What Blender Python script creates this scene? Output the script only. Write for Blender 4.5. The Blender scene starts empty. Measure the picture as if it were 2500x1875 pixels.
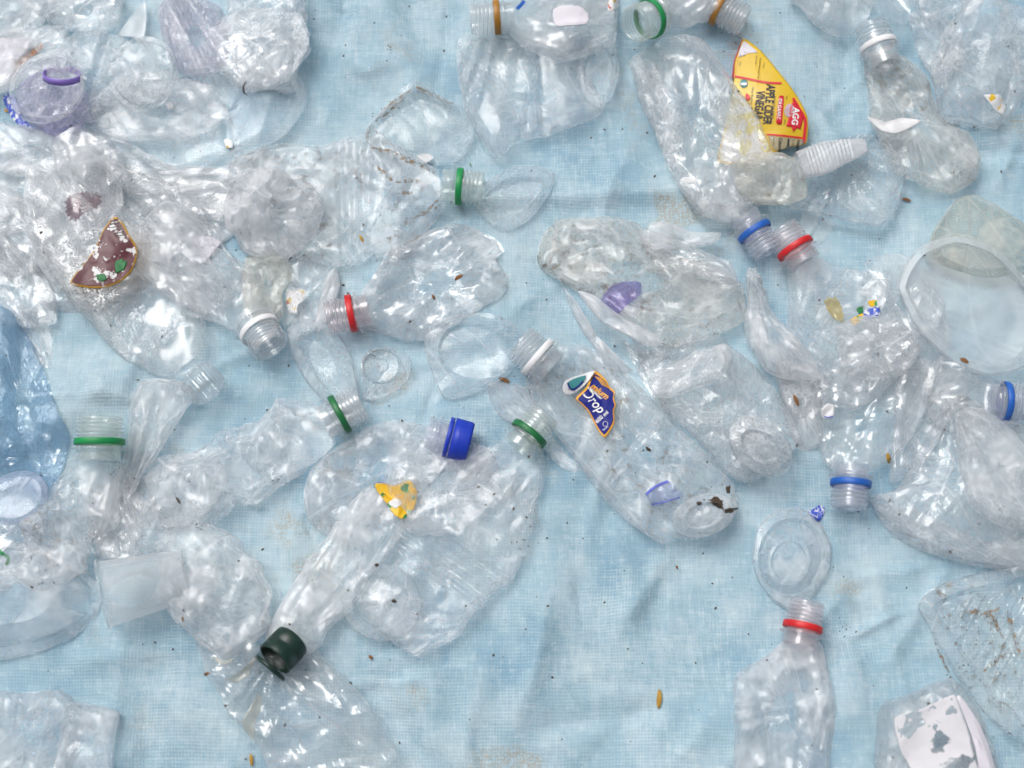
import bpy, math, random
import numpy as np
from mathutils import Vector
from mathutils.bvhtree import BVHTree

# ------------------------------------------------------------------ camera
TILT = math.radians(13.0)      # looking down, slightly from below the frame
DIST = 1.15
WIDE = 0.78125                 # metres across the frame at the tarp: 3200 photo pixels per metre
sc = bpy.context.scene
cam = bpy.data.cameras.new('camera')
cam_o = bpy.data.objects.new('camera', cam)
sc.collection.objects.link(cam_o)
cam_o.location = (0, -DIST * math.sin(TILT), DIST * math.cos(TILT))
cam_o.rotation_euler = (TILT, 0, 0)
cam.sensor_width = 36.0
cam.lens = 36.0 * DIST / WIDE
cam.clip_start, cam.clip_end = 0.05, 50
cam.dof.use_dof = True
cam.dof.focus_distance = DIST - 0.012
cam.dof.aperture_fstop = 3.0
sc.camera = cam_o

# ------------------------------------------------------------------ light: bright overcast
SUN_EL, SUN_AZ = math.radians(58), math.radians(-38)     # azimuth from +Y towards +X; the light comes from up-left
world = bpy.data.worlds.new('World'); sc.world = world
world.use_nodes = True
nt = world.node_tree
bg = nt.nodes['Background']
sky = nt.nodes.new('ShaderNodeTexSky')
sky.sky_type = 'NISHITA'; sky.sun_disc = False
sky.sun_elevation = SUN_EL; sky.sun_rotation = SUN_AZ
sky.air_density = 1.0; sky.dust_density = 6.0; sky.ozone_density = 1.0
hsv = nt.nodes.new('ShaderNodeHueSaturation')            # cloud cover: the blue is mostly gone
hsv.inputs['Saturation'].default_value = 0.24
nt.links.new(sky.outputs[0], hsv.inputs['Color'])
tc = nt.nodes.new('ShaderNodeTexCoord'); sp = nt.nodes.new('ShaderNodeSeparateXYZ')
nt.links.new(tc.outputs['Generated'], sp.inputs[0])
ov = nt.nodes.new('ShaderNodeMapRange')                  # an overcast vault is three times brighter overhead than at the horizon
for k, v in (('From Min', 0.0), ('From Max', 1.0), ('To Min', 0.55), ('To Max', 1.65)): ov.inputs[k].default_value = v
nt.links.new(sp.outputs[2], ov.inputs['Value'])
mul = nt.nodes.new('ShaderNodeVectorMath'); mul.operation = 'SCALE'
nt.links.new(hsv.outputs[0], mul.inputs[0]); nt.links.new(ov.outputs[0], mul.inputs['Scale'])
nt.links.new(mul.outputs[0], bg.inputs['Color'])
bg.inputs['Strength'].default_value = 0.095
sun = bpy.data.lights.new('sun', 'SUN')
sun.energy = 1.3; sun.angle = math.radians(32); sun.color = (1.0, 0.98, 0.95)
sun_o = bpy.data.objects.new('sun', sun)
sc.collection.objects.link(sun_o)
sdir = Vector((math.sin(SUN_AZ) * math.cos(SUN_EL), math.cos(SUN_AZ) * math.cos(SUN_EL), math.sin(SUN_EL)))
sun_o.rotation_euler = (-sdir).to_track_quat('-Z', 'Y').to_euler()
sun_o.location = sdir * 3
sc.view_settings.view_transform = 'Standard'
sc.view_settings.look = 'None'
sc.view_settings.gamma = 1.0
sc.view_settings.use_curve_mapping = False
sc.view_settings.exposure = -0.10
sc.render.engine = 'CYCLES'
sc.cycles.max_bounces = 16
sc.cycles.diffuse_bounces = 8
sc.cycles.glossy_bounces = 3
sc.cycles.transmission_bounces = 8
sc.cycles.transparent_max_bounces = 40
sc.cycles.caustics_reflective = False
sc.cycles.caustics_refractive = False
sc.cycles.use_adaptive_sampling = True
sc.cycles.adaptive_threshold = 0.08
sc.cycles.adaptive_min_samples = 20
sc.cycles.use_denoising = True

# ------------------------------------------------------------------ pixels of the photograph -> places on the tarp
EYE = np.array(cam_o.location)
RIGHT = np.array([1.0, 0, 0])
UP = np.array([0, math.cos(TILT), math.sin(TILT)])
FWD = np.array([0, math.sin(TILT), -math.cos(TILT)])
KPX = WIDE / 2500 / DIST


def ray(px, py):
    px = np.asarray(px, float); py = np.asarray(py, float)
    d = FWD + ((px - 1250) * KPX)[..., None] * RIGHT - ((py - 937.5) * KPX)[..., None] * UP
    return d


def P(px, py, z=0.0):
    """the point at height z that stands at that place of the photograph"""
    d = ray(px, py)
    t = (np.asarray(z, float) - EYE[2]) / d[..., 2]
    return EYE + d * t[..., None]


def PX(p):
    """back to photo pixels"""
    v = p - EYE
    f = v @ FWD
    return 1250 + (v @ RIGHT) / f / KPX, 937.5 - (v @ UP) / f / KPX


# ------------------------------------------------------------------ noise on numpy arrays
def _hash(ix, iy, iz, seed):
    h = (ix.astype(np.int64) * 73856093) ^ (iy.astype(np.int64) * 19349663) ^ (iz.astype(np.int64) * 83492791) ^ (seed * 2654435761)
    h &= 0xFFFFFFFF
    h = ((h ^ (h >> 15)) * 2246822519) & 0xFFFFFFFF
    h = ((h ^ (h >> 13)) * 3266489917) & 0xFFFFFFFF
    return (h ^ (h >> 16)) & 0xFFFFFFFF


def _rnd(ix, iy, iz, seed):
    return _hash(ix, iy, iz, seed) / 4294967296.0


def worley(p, lam, seed):
    q = p / lam
    c = np.floor(q).astype(np.int64)
    f1 = np.full(len(q), 9.0); f2 = f1.copy()
    for dx in (-1, 0, 1):
        for dy in (-1, 0, 1):
            for dz in (-1, 0, 1):
                ix, iy, iz = c[:, 0] + dx, c[:, 1] + dy, c[:, 2] + dz
                h = _hash(ix, iy, iz, seed)
                ex = ix + (h & 1023) / 1023.0 - q[:, 0]
                ey = iy + ((h >> 10) & 1023) / 1023.0 - q[:, 1]
                ez = iz + ((h >> 20) & 1023) / 1023.0 - q[:, 2]
                d = np.sqrt(ex * ex + ey * ey + ez * ez)
                far = np.maximum(f1, d)
                f1 = np.minimum(f1, d)
                f2 = np.minimum(f2, far)
    return f1, f2


def vnoise(p, lam, seed):
    q = p / lam
    c = np.floor(q).astype(np.int64)
    f = q - c
    f = f * f * (3 - 2 * f)
    out = 0
    for dx in (0, 1):
        wx = f[:, 0] if dx else 1 - f[:, 0]
        for dy in (0, 1):
            wy = f[:, 1] if dy else 1 - f[:, 1]
            for dz in (0, 1):
                wz = f[:, 2] if dz else 1 - f[:, 2]
                out = out + wx * wy * wz * _rnd(c[:, 0] + dx, c[:, 1] + dy, c[:, 2] + dz, seed)
    return out * 2 - 1


def fbm(p, lam, seed, n=3):
    out = 0; a = 1; t = 0
    for k in range(n):
        out = out + a * vnoise(p, lam / 2 ** k, seed + k * 7); t += a; a *= .6
    return out / t


def creases(a, b, size, count, amp, seed, axis_bias=.6):
    """straight tent-shaped ridges and valleys across a sheet with coordinates a, b (m): what folding leaves"""
    rng = np.random.default_rng(seed + 900)
    d = 0 * a; fold = 0 * a
    amin, amax, bmin, bmax = a.min(), a.max(), b.min(), b.max()
    for k in range(count):
        ca, cb = rng.uniform(amin, amax), rng.uniform(bmin, bmax)
        t = rng.normal(0, .55) if rng.random() < axis_bias else rng.uniform(-1.57, 1.57)
        L = size * rng.uniform(.6, 1.5); w = size * rng.uniform(.18, .5)
        R = 1.3 * L + 1.2 * w
        ix = np.nonzero((np.abs(a - ca) < R) & (np.abs(b - cb) < R))[0]
        ai, bi = a[ix] - ca, b[ix] - cb
        u = ai * math.cos(t) + bi * math.sin(t)
        v = -ai * math.sin(t) + bi * math.cos(t)
        v = v + .10 * L * np.sin(u / L * 2 + k) * rng.uniform(0, 1)
        end = np.clip(1.25 - np.abs(u) / L, 0, 1); end = np.minimum(end * 2, 1)
        w2 = w * rng.uniform(.35, 1)                     # one flank steeper than the other
        tent = np.clip(1 - np.where(v > 0, v / w, -v / w2), 0, 1)
        d[ix] += tent * end * amp * rng.uniform(.4, 1) * (1 if rng.random() < .6 else -1)
        fold[ix] = np.maximum(fold[ix], np.exp(-(v / .0011) ** 2) * end * rng.uniform(.5, 1))
    return d, fold


def facets(p, lam, amp, seed, n=4):
    """flat panels that meet along sharp, nearly straight folds"""
    rng = np.random.default_rng(seed + 300)
    d = 0; fold = 0
    warp = vnoise(p, lam * 2.4, seed + 21) * .38
    for k in range(n):
        v = rng.normal(0, 1, 3) * np.array([1, 1, .35]); v /= np.linalg.norm(v)
        l = lam * rng.uniform(.7, 1.7)
        t = p @ v / l + rng.uniform(0, 2) + warp * rng.uniform(.4, 1) * (1 if k % 2 else -1)
        mask = np.clip(vnoise(p, lam * 1.7, seed + 23 + k) * 2.2 + .55, 0, 1)
        d = d + (np.abs(t % 2 - 1) - .5) * mask * l / lam
        fold = np.maximum(fold, np.exp(-((t - np.round(t)) * l / .0011) ** 2) * mask)
    return d * amp, fold * .9


def skin(p, seed):
    """scuff and wetness masks stored on the points"""
    return {'scuff': np.clip(fbm(p, .028, seed % 5 + 60, 4) * .9 + .5, 0, 1), 'wet': np.clip(fbm(p, .040, seed % 5 + 70, 2) * .8 + .5, 0, 1)}


def crumple(p, lam, amp, seed, stretch=None):
    """dents with sharp folds between them; returns displacement (m) and a 0..1 fold mask"""
    q = p.copy()
    if stretch is not None:
        a, k = stretch                                # axis, factor: folds run along the axis
        q = q - (q @ a)[:, None] * a * (1 - 1 / k)
    q = q + np.stack([vnoise(q, lam * .8, seed + 11), vnoise(q, lam * .8, seed + 12), vnoise(q, lam * .8, seed + 13)], 1) * lam * .35
    d = 0; fold = 0
    for k, (l, a, sg) in enumerate(((1, 1, 1), (.8, .7, -1), (.42, .26, 1), (.30, .14, -1))):
        f1, f2 = worley(q, lam * l, seed + 31 * k)
        d = d + sg * a * (f1 * f1 - .32)
        fold = np.maximum(fold, np.exp(-((f2 - f1) / .07) ** 2) * (.8, .6, .5, .3)[k])
    return d * amp, fold


# ------------------------------------------------------------------ the tarp's folds
TF = [  # x0, y0, x1, y1 (photo px), width px, height mm
    (1370, 1300, 1250, 1875, 42, 2.6), (1480, 1240, 1560, 1640, 36, 1.8), (1640, 1320, 1480, 1600, 30, 1.5),
    (1180, 1560, 1120, 1875, 30, 1.6), (2000, 1570, 2260, 1480, 7, 1.2), (720, 1220, 780, 1340, 8, -1.4),
    (1000, 120, 960, 420, 40, 1.5), (1560, 300, 1440, 640, 30, 1.6), (2480, 320, 2420, 480, 14, 1.4),
    (300, 1620, 520, 1850, 44, 1.8), (120, 1620, 560, 1560, 30, 1.2), (1780, 1720, 1640, 1875, 36, 1.5),
    (860, 1700, 1010, 1640, 20, -1.3), (1010, 1560, 1090, 1760, 22, 1.3), (1300, 120, 1500, 420, 26, -1.0),
    (780, 30, 930, 40, 7, -.9), (1700, 1500, 1790, 1600, 6, .9), (820, 200, 1000, 150, 26, 1.2),
    (1960, 200, 2080, 420, 34, 1.6), (560, 900, 700, 1010, 30, 1.2), (180, 900, 330, 1010, 30, 1.2),
    (1400, 1400, 1420, 1520, 16, -1.2), (1330, 690, 1230, 830, 26, 1.2), (2080, 1560, 2100, 1800, 30, 1.1),
]


def tarp_full(x, y):
    x = np.asarray(x, float).ravel(); y = np.asarray(y, float).ravel()
    p = np.stack([x, y, np.zeros_like(x)], 1)
    z = .0032 * vnoise(p, .16, 5) + .0016 * vnoise(p, .07, 6)
    f1, f2 = worley(p + .02 * np.stack([vnoise(p, .06, 1), vnoise(p, .06, 2), 0 * x], 1), .085, 9)
    z = z + .0034 * (f1 * f1 - .3)
    f1, f2 = worley(p * np.array([1, .6, 1]) + .01 * np.stack([vnoise(p, .03, 3), vnoise(p, .03, 4), 0 * x], 1), .034, 17)
    z = z + .0013 * (f1 * f1 - .3) * (.5 + .5 * vnoise(p, .11, 21))
    cr, _ = creases(x, y, .12, 130, .0055, 4, 0)
    cr2, _ = creases(y, x, .040, 420, .0026, 14, .5)
    cr3, _ = creases(x, y, .016, 1500, .0008, 24, .3)
    z = z + cr + cr2 + cr3
    for x0, y0, x1, y1, w, h in TF:
        a = P(x0, y0); b = P(x1, y1)
        d = b[:2] - a[:2]; L = np.hypot(*d); d /= L
        w = w / 3200
        rx, ry = x - a[0], y - a[1]
        s = rx * d[0] + ry * d[1]
        t = rx * -d[1] + ry * d[0] + .006 * vnoise(p, .05, int(x0))
        end = np.clip(1.1 - np.abs(s / L - .5) * 2, 0, 1)
        z = z + h * .0026 * np.exp(-np.abs(t / w) ** 1.5) * end * end * (3 - 2 * end)
    return z


GX = np.linspace(-.66, .66, 560); GY = np.linspace(-.54, .60, 480)
_gx, _gy = np.meshgrid(GX, GY)
GZ = tarp_full(_gx, _gy).reshape(480, 560)


def tarp_z(x, y):
    fx = np.clip((np.ravel(x) - GX[0]) / (GX[1] - GX[0]), 0, 558.999); fy = np.clip((np.ravel(y) - GY[0]) / (GY[1] - GY[0]), 0, 478.999)
    ix = fx.astype(int); iy = fy.astype(int); fx = fx - ix; fy = fy - iy
    return (GZ[iy, ix] * (1 - fx) + GZ[iy, ix + 1] * fx) * (1 - fy) + (GZ[iy + 1, ix] * (1 - fx) + GZ[iy + 1, ix + 1] * fx) * fy


# ------------------------------------------------------------------ objects
COL = sc.collection
BVH = {}


def put(name, verts, faces, mat, parent=None, smooth=True, attrs=None, bvh=None, crisp=0):
    """verts in world coordinates -> one mesh object"""
    verts = np.asarray(verts, float)
    loc = np.array(parent['_at']) if parent is not None else np.array([verts[:, 0].mean(), verts[:, 1].mean(), verts[:, 2].min()])
    me = bpy.data.meshes.new(name)
    me.from_pydata((verts - loc).tolist(), [], faces)
    if smooth:
        me.polygons.foreach_set('use_smooth', [True] * len(me.polygons))
    for k, v in (attrs or {}).items():
        at = me.attributes.new(k, 'FLOAT', 'POINT')
        at.data.foreach_set('value', np.asarray(v, np.float32))
    me.update()
    if crisp:                                            # folds sharper than this angle keep their edge
        ne, nl = len(me.edges), len(me.loops)
        le = np.empty(nl, np.int32); me.loops.foreach_get('edge_index', le)
        lt = np.empty(len(me.polygons), np.int32); me.polygons.foreach_get('loop_total', lt)
        pn = np.empty(len(me.polygons) * 3, np.float32); me.polygons.foreach_get('normal', pn); pn = pn.reshape(-1, 3)
        lp = np.repeat(np.arange(len(lt)), lt)
        o_ = np.argsort(le, kind='stable'); le, lp = le[o_], lp[o_]
        same = np.nonzero(le[1:] == le[:-1])[0]
        dot = np.einsum('ij,ij->i', pn[lp[same]], pn[lp[same + 1]])
        sh = np.zeros(ne, bool); sh[le[same]] = dot < math.cos(math.radians(crisp))
        me.edges.foreach_set('use_edge_sharp', sh)
    if isinstance(mat, (list, tuple)):
        for m in mat: me.materials.append(m)
    else:
        me.materials.append(mat)
    o = bpy.data.objects.new(name, me)
    COL.objects.link(o)
    if parent is not None:
        o.parent = parent if not parent.get('_mesh') else parent
        if parent.get('_mesh'):
            pass
    else:
        o.location = loc
    o['_at'] = [float(v) for v in loc]; o['_mesh'] = 1
    if bvh:
        BVH.setdefault(bvh, []).append(BVHTree.FromPolygons([tuple(v) for v in verts], faces))
    return o


def tag(o, label, cat, group=None, kind=None):
    o['label'] = label; o['category'] = cat
    if group: o['group'] = group
    if kind: o['kind'] = kind
    return o


def root(name, px, py, label, cat, group=None, lift=0.0):
    o = bpy.data.objects.new(name, None)
    COL.objects.link(o)
    p = P(px, py, lift)
    o.location = p; o['_at'] = [float(v) for v in p]
    o.empty_display_size = .01
    return tag(o, label, cat, group)


def grid_faces(n, m, close=True):
    """n rows of m points, each row closed into a ring"""
    f = []
    for i in range(n - 1):
        a = i * m; b = a + m
        for j in range(m if close else m - 1):
            k = (j + 1) % m
            f.append((a + j, a + k, b + k, b + j))
    return f


def catmull(pts, per):
    """rows of pts -> resampled so that neighbours lie `per` px apart along the first two columns"""
    pts = np.asarray(pts, float)
    ext = np.vstack([2 * pts[0] - pts[1], pts, 2 * pts[-1] - pts[-2]])
    out = []
    for i in range(1, len(ext) - 2):
        p0, p1, p2, p3 = ext[i - 1:i + 3]
        n = max(2, int(np.hypot(*(p2 - p1)[:2]) / per))
        t = (np.arange(n) / n)[:, None]
        out.append(.5 * (2 * p1 + (p2 - p0) * t + (2 * p0 - 5 * p1 + 4 * p2 - p3) * t * t + (3 * p1 - p0 - 3 * p2 + p3) * t ** 3))
    out.append(pts[-1:])
    return np.vstack(out)


def resample_closed(pts, m):
    pts = np.asarray(pts, float)
    n = len(pts)
    out = []
    for i in range(n):                                  # smooth closed curve, a little tight
        p0, p1, p2, p3 = pts[i - 1], pts[i], pts[(i + 1) % n], pts[(i + 2) % n]
        t = (np.arange(12) / 12)[:, None]
        c = .5 * (2 * p1 + (p2 - p0) * t + (2 * p0 - 5 * p1 + 4 * p2 - p3) * t * t + (3 * p1 - p0 - 3 * p2 + p3) * t ** 3)
        out.append(c * .6 + (p1 + (p2 - p1) * t) * .4)
    c = np.vstack(out)
    d = np.hypot(*(np.roll(c, -1, 0) - c).T)
    s = np.concatenate([[0], np.cumsum(d)])
    c = np.vstack([c, c[:1]])
    # begin at the point due right of the middle so that rings of one loft line up
    mid = c[:-1].mean(0)
    ang = np.arctan2(c[:-1, 1] - mid[1], c[:-1, 0] - mid[0])
    s0 = s[int(np.argmin(np.abs(ang)))]
    area = np.sum(c[:-1, 0] * c[1:, 1] - c[1:, 0] * c[:-1, 1])
    u = np.linspace(0, s[-1], m, endpoint=False)
    u = (s0 + (u if area > 0 else -u)) % s[-1]
    return np.stack([np.interp(u, s, c[:, 0]), np.interp(u, s, c[:, 1])], 1)


def ell(cx, cy, rx, ry, rot=0, n=20):
    a = np.linspace(0, 2 * math.pi, n, endpoint=False); r = math.radians(rot)
    x, y = rx * np.cos(a), ry * np.sin(a)
    return np.stack([cx + x * math.cos(r) - y * math.sin(r), cy + x * math.sin(r) + y * math.cos(r)], 1)


def scaled(o, k, c=None, dx=0, dy=0):
    o = np.asarray(o, float)
    c = o.mean(0) if c is None else np.asarray(c, float)
    return c + (o - c) * k + (dx, dy)


def settle(v, gap=.0006):
    """nothing sinks into the tarp"""
    t = tarp_z(v[:, 0], v[:, 1]) + gap
    low = v[:, 2] < t + .0015
    v[:, 2] = np.where(low, np.maximum(t + (v[:, 2] - t) * .15, t), v[:, 2])
    return v


def tube(name, st, mat, parent, seed, lift=0.0, amp=5.5, lam=38, ribs=(), stretch=1.5, flat=.85, cap=True, capin=6, m=96, per=4.4,
         easy=28, bvh=None, wob=.12, tents=20):
    """crushed bottle body: stations (x px, y px, half-width px, half-height mm) from the neck to the base"""
    st = [tuple(s) if len(s) == 4 else (*s, max(5.0, s[2] / 3.2 * .36)) for s in st]
    st = [(x, y, w * (1 if i == 0 else 1.09), h * (.8 if i == 0 else .60)) for i, (x, y, w, h) in enumerate(st)]
    r = catmull(st, per)
    if cap:                                             # round the base off and push its middle in
        tail = r[-1]; d = r[-1, :2] - r[-2, :2]; d /= np.hypot(*d) + 1e-9
        for a in (.30, .55, .75, .88, .97):
            k = math.sqrt(1 - a * a)
            r = np.vstack([r, [[*(tail[:2] + d * tail[2] * .22 * a), tail[2] * (k * .6 + .4 * (1 - a ** 4)), tail[3] * (k * .6 + .4 * (1 - a ** 4))]]])
        for a, b in ((.75, .3), (.5, .9), (.22, 1.3)):
            r = np.vstack([r, [[*(tail[:2] + d * (tail[2] * .2 - b * capin)), tail[2] * a * .6, tail[3] * a * .6]]])
    n = len(r)
    d = np.gradient(r[:, :2], axis=0); d /= np.hypot(d[:, 0], d[:, 1])[:, None] + 1e-9
    if cap: d[-8:] = d[-9]
    nrm = np.stack([-d[:, 1], d[:, 0]], 1)
    rng = np.random.default_rng(seed)
    s = np.concatenate([[0], np.cumsum(np.hypot(*np.diff(r[:, :2], axis=0).T))]) / 3200
    sv = np.stack([s, 0 * s + seed, 0 * s], 1)
    k = np.clip(s / .03, 0, 1)
    wl = r[:, 2] * (1 + k * wob * vnoise(sv, .018, seed + 1)); wr = r[:, 2] * (1 + k * wob * vnoise(sv, .018, seed + 2))
    hh = r[:, 3] * .001 * (1 + k * .25 * vnoise(sv, .025, seed + 3))
    zc = lift + hh
    Lp = P(r[:, 0] + nrm[:, 0] * wl, r[:, 1] + nrm[:, 1] * wl, zc)
    Rp = P(r[:, 0] - nrm[:, 0] * wr, r[:, 1] - nrm[:, 1] * wr, zc)
    C = (Lp + Rp) / 2; U = (Lp - Rp) / 2
    W = np.linalg.norm(U, axis=1)
    th = np.linspace(0, 2 * math.pi, m, endpoint=False)
    ca, sa = np.cos(th), np.sin(th)
    cx = np.sign(ca) * np.abs(ca) ** flat; sz = np.sign(sa) * np.abs(sa) ** .72
    V = C[:, None] + U[:, None] * cx[None, :, None]
    V[:, :, 2] += hh[:, None] * sz[None]
    V = V.reshape(-1, 3)
    un = U / (W[:, None] + 1e-9)
    N = un[:, None] * (cx[None, :, None] * (hh / (W + 1e-9))[:, None, None]) + np.array([0, 0, 1.0]) * sz[None, :, None]
    N = N.reshape(-1, 3); N /= np.linalg.norm(N, axis=1)[:, None] + 1e-9
    # unfolded position: distance along, and around
    Q = np.stack([np.repeat(s, m), np.tile(ca, n) * np.repeat(W, m), np.tile(sa, n) * np.repeat(W, m) * .8], 1) + rng.random(3) * 3
    dsp, fold = crumple(Q, lam * .001, amp * .001, seed, (np.array([1.0, 0, 0]), stretch))
    ease = np.clip(np.repeat(s, m) / (easy * .001), 0, 1) ** 1.4
    if cap: ease = ease * np.repeat(np.concatenate([np.ones(n - 3), [.5, .4, .3]]), m)
    cr, cf = creases(Q[:, 0] + Q[:, 2] * .15, Q[:, 1] * 1.2 + np.sign(Q[:, 2] - Q[:, 2].mean()) * 1.0 * 0 , .045, tents, amp * .00085, seed)
    cr2, cf2 = creases(Q[:, 0] + Q[:, 2] * .2, Q[:, 1] * 1.2 - Q[:, 2] * .4, .018, tents * 3, amp * .00030, seed + 50)
    fc, ff = facets(Q, lam * .00075, amp * .0008, seed)
    dsp = dsp * .14 + cr * .5 + cr2 * .7 + fc; cf = np.maximum(cf, ff); fold = np.maximum(fold * .7, np.maximum(cf, cf2 * .7))
    dsp = dsp + .00022 * vnoise(Q, .008, seed + 40)
    dsp = dsp * ease
    for s0, s1, cnt, dep in ribs:                        # moulded hoops round the body
        u = (s / s[-1] - s0) / (s1 - s0)
        rb = np.where((u > 0) & (u < 1), np.cos(u * cnt * 2 * math.pi), 0) * np.clip(np.minimum(u, 1 - u) * 8, 0, 1)
        dsp = dsp + np.repeat(rb, m) * dep * .001
    V = V + N * dsp[:, None]
    V = settle(V)
    f = grid_faces(n, m)
    if cap: f.append(tuple((n - 1) * m + j for j in range(m)))
    return put(name, V, f, mat, parent, True, {'fold': fold * ease, 'rad': np.repeat(s / s[-1], m), **skin(V, seed)}, bvh, 24)


def loft(name, rings, mat, parent=None, seed=1, lift=0.0, amp=2.0, lam=30, m=150, step=2.1, folds=(), edge_amp=.5, bvh=None, close=True, tents=12, corr=None):
    """rings: (outline px, z mm) from the rim inwards; bowls, lids, bags, films, scraps"""
    R = []
    for o, z in rings:
        q = resample_closed(o, m)
        R.append(np.concatenate([q, np.full((m, 1), z)], 1))
    R = np.array(R)                                      # k, m, 3
    rows = []; rad = []
    k = len(R)
    for i in range(k - 1):
        a, b = R[i], R[i + 1]
        dist = np.hypot(*(b - a)[:, :2].T).mean() / 3.2 + abs(b - a)[:, 2].mean()
        n = int(np.clip(dist / step, 2, 60))
        for t in np.arange(n) / n:
            rows.append(a + (b - a) * t); rad.append((i + t) / (k - 1))
    rows.append(R[-1]); rad.append(1.0)
    R = np.array(rows); n = len(R)
    R = R.reshape(-1, 3)
    z = lift + R[:, 2] * .001
    V = P(R[:, 0], R[:, 1], z)
    rng = np.random.default_rng(seed)
    dsp, fold = crumple(V * np.array([1, 1, .6]) + rng.random(3) * 2, lam * .001, amp * .001, seed)
    rr = np.repeat(np.array(rad), m)
    ease = edge_amp + (1 - edge_amp) * np.clip(rr * 5, 0, 1)
    c0 = V[:, :2] - V[:, :2].mean(0)                     # folds favour the long axis
    ev, evec = np.linalg.eigh(c0.T @ c0)
    la, lb = c0 @ evec[:, 1], c0 @ evec[:, 0]
    top = np.clip((V[:, 2] - lift) / .004, 0, 1)
    cr, cf = creases(la, lb, .055, tents, amp * .0011, seed, .5)
    cr2, cf2 = creases(la, lb, .020, tents * 3, amp * .00035, seed + 50, .4)
    fc, ff = facets(np.stack([la, lb * 1.2, V[:, 2]], 1), lam * .00075, amp * .0008, seed); cf = np.maximum(cf, ff)
    dsp = (dsp * .14 + fc * (.35 + .65 * top) + (cr * .45 + cr2 * .7) * (.3 + .7 * top)) * ease; fold = np.maximum(fold * .7, np.maximum(cf, cf2 * .7))
    for fx, fy, cnt, a, reach in folds:                  # pleats that run out from a gathered point
        ang = np.arctan2(R[:, 1] - fy, R[:, 0] - fx); dr = np.hypot(R[:, 1] - fy, R[:, 0] - fx)
        pv = np.stack([np.cos(ang) * cnt / 6.28, np.sin(ang) * cnt / 6.28, dr / 900 + seed], 1)
        w1 = vnoise(pv, .5, seed + 5)
        ridge = 1 - np.abs(w1) * 2.2
        dsp = dsp + a * .001 * ridge * np.exp(-(dr / reach) ** 2) * np.clip(dr / 25, 0, 1) * ease
        fold = np.maximum(fold, np.clip(ridge * 1.6 - .9, 0, 1) * np.exp(-(dr / reach) ** 2) * .8)
    if corr:                                             # moulded ribs across the floor
        ca_, per_, ra_, lo_, hi_ = corr
        u_ = (R[:, 0] * math.cos(math.radians(ca_)) + R[:, 1] * math.sin(math.radians(ca_))) / per_
        rb = np.clip(np.cos(u_ * 2 * math.pi) * 1.8, -1, 1) * np.clip((rr - lo_) * 25, 0, 1) * np.clip((hi_ - rr) * 25, 0, 1)
        dsp = dsp + rb * ra_ * .001; fold = np.maximum(fold, np.exp(-(np.cos(u_ * 2 * math.pi) / .25) ** 2) * np.abs(rb) * .5)
    V[:, 2] += dsp
    V[:, 0] += dsp * .35 * vnoise(V, .02, seed + 7); V[:, 1] += dsp * .35 * vnoise(V, .02, seed + 8)
    V = settle(V)
    f = grid_faces(n, m)
    if close: f.append(tuple((n - 1) * m + j for j in range(m)))
    return put(name, V, f, mat, parent, True, {'fold': fold, 'rad': rr, **skin(V, seed)}, bvh, 24)


def pillow(o, h, under=True, cx=None, rim=1.0):
    """rings of a flattened bag: under-side, edge, top"""
    r = []
    if under:
        r += [(scaled(o, .25, cx), .3), (scaled(o, .9, cx), .4)]
    r += [(scaled(o, 1, cx), rim), (scaled(o, .985, cx), h * .32 + rim), (scaled(o, .93, cx), h * .66 + rim), (scaled(o, .80, cx), h * .92 + rim), (scaled(o, .55, cx), h + rim), (scaled(o, .28, cx), h * .93 + rim), (scaled(o, .03, cx), h * .95 + rim)]
    return r


def drape(px, py, keys, off=.0004, smooth=0):
    """where the view through that pixel meets the named surfaces (else the tarp), raised by off"""
    out = []
    for x, y in zip(np.ravel(px), np.ravel(py)):
        d = Vector(ray(x, y)).normalized()
        best = None
        for k in keys:
            for b in BVH.get(k, ()):
                h, nn, _i, dist = b.ray_cast(Vector(EYE), d)
                if h is not None and (best is None or dist < best): best = dist
        if best is None:
            q = P(x, y, 0.0); q = P(x, y, float(tarp_z(q[0], q[1])[0]))
            best = float(np.linalg.norm(q - EYE))
        out.append(np.array(EYE) + np.array(d) * (best - off / abs(d.z)))
    return np.array(out)


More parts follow.
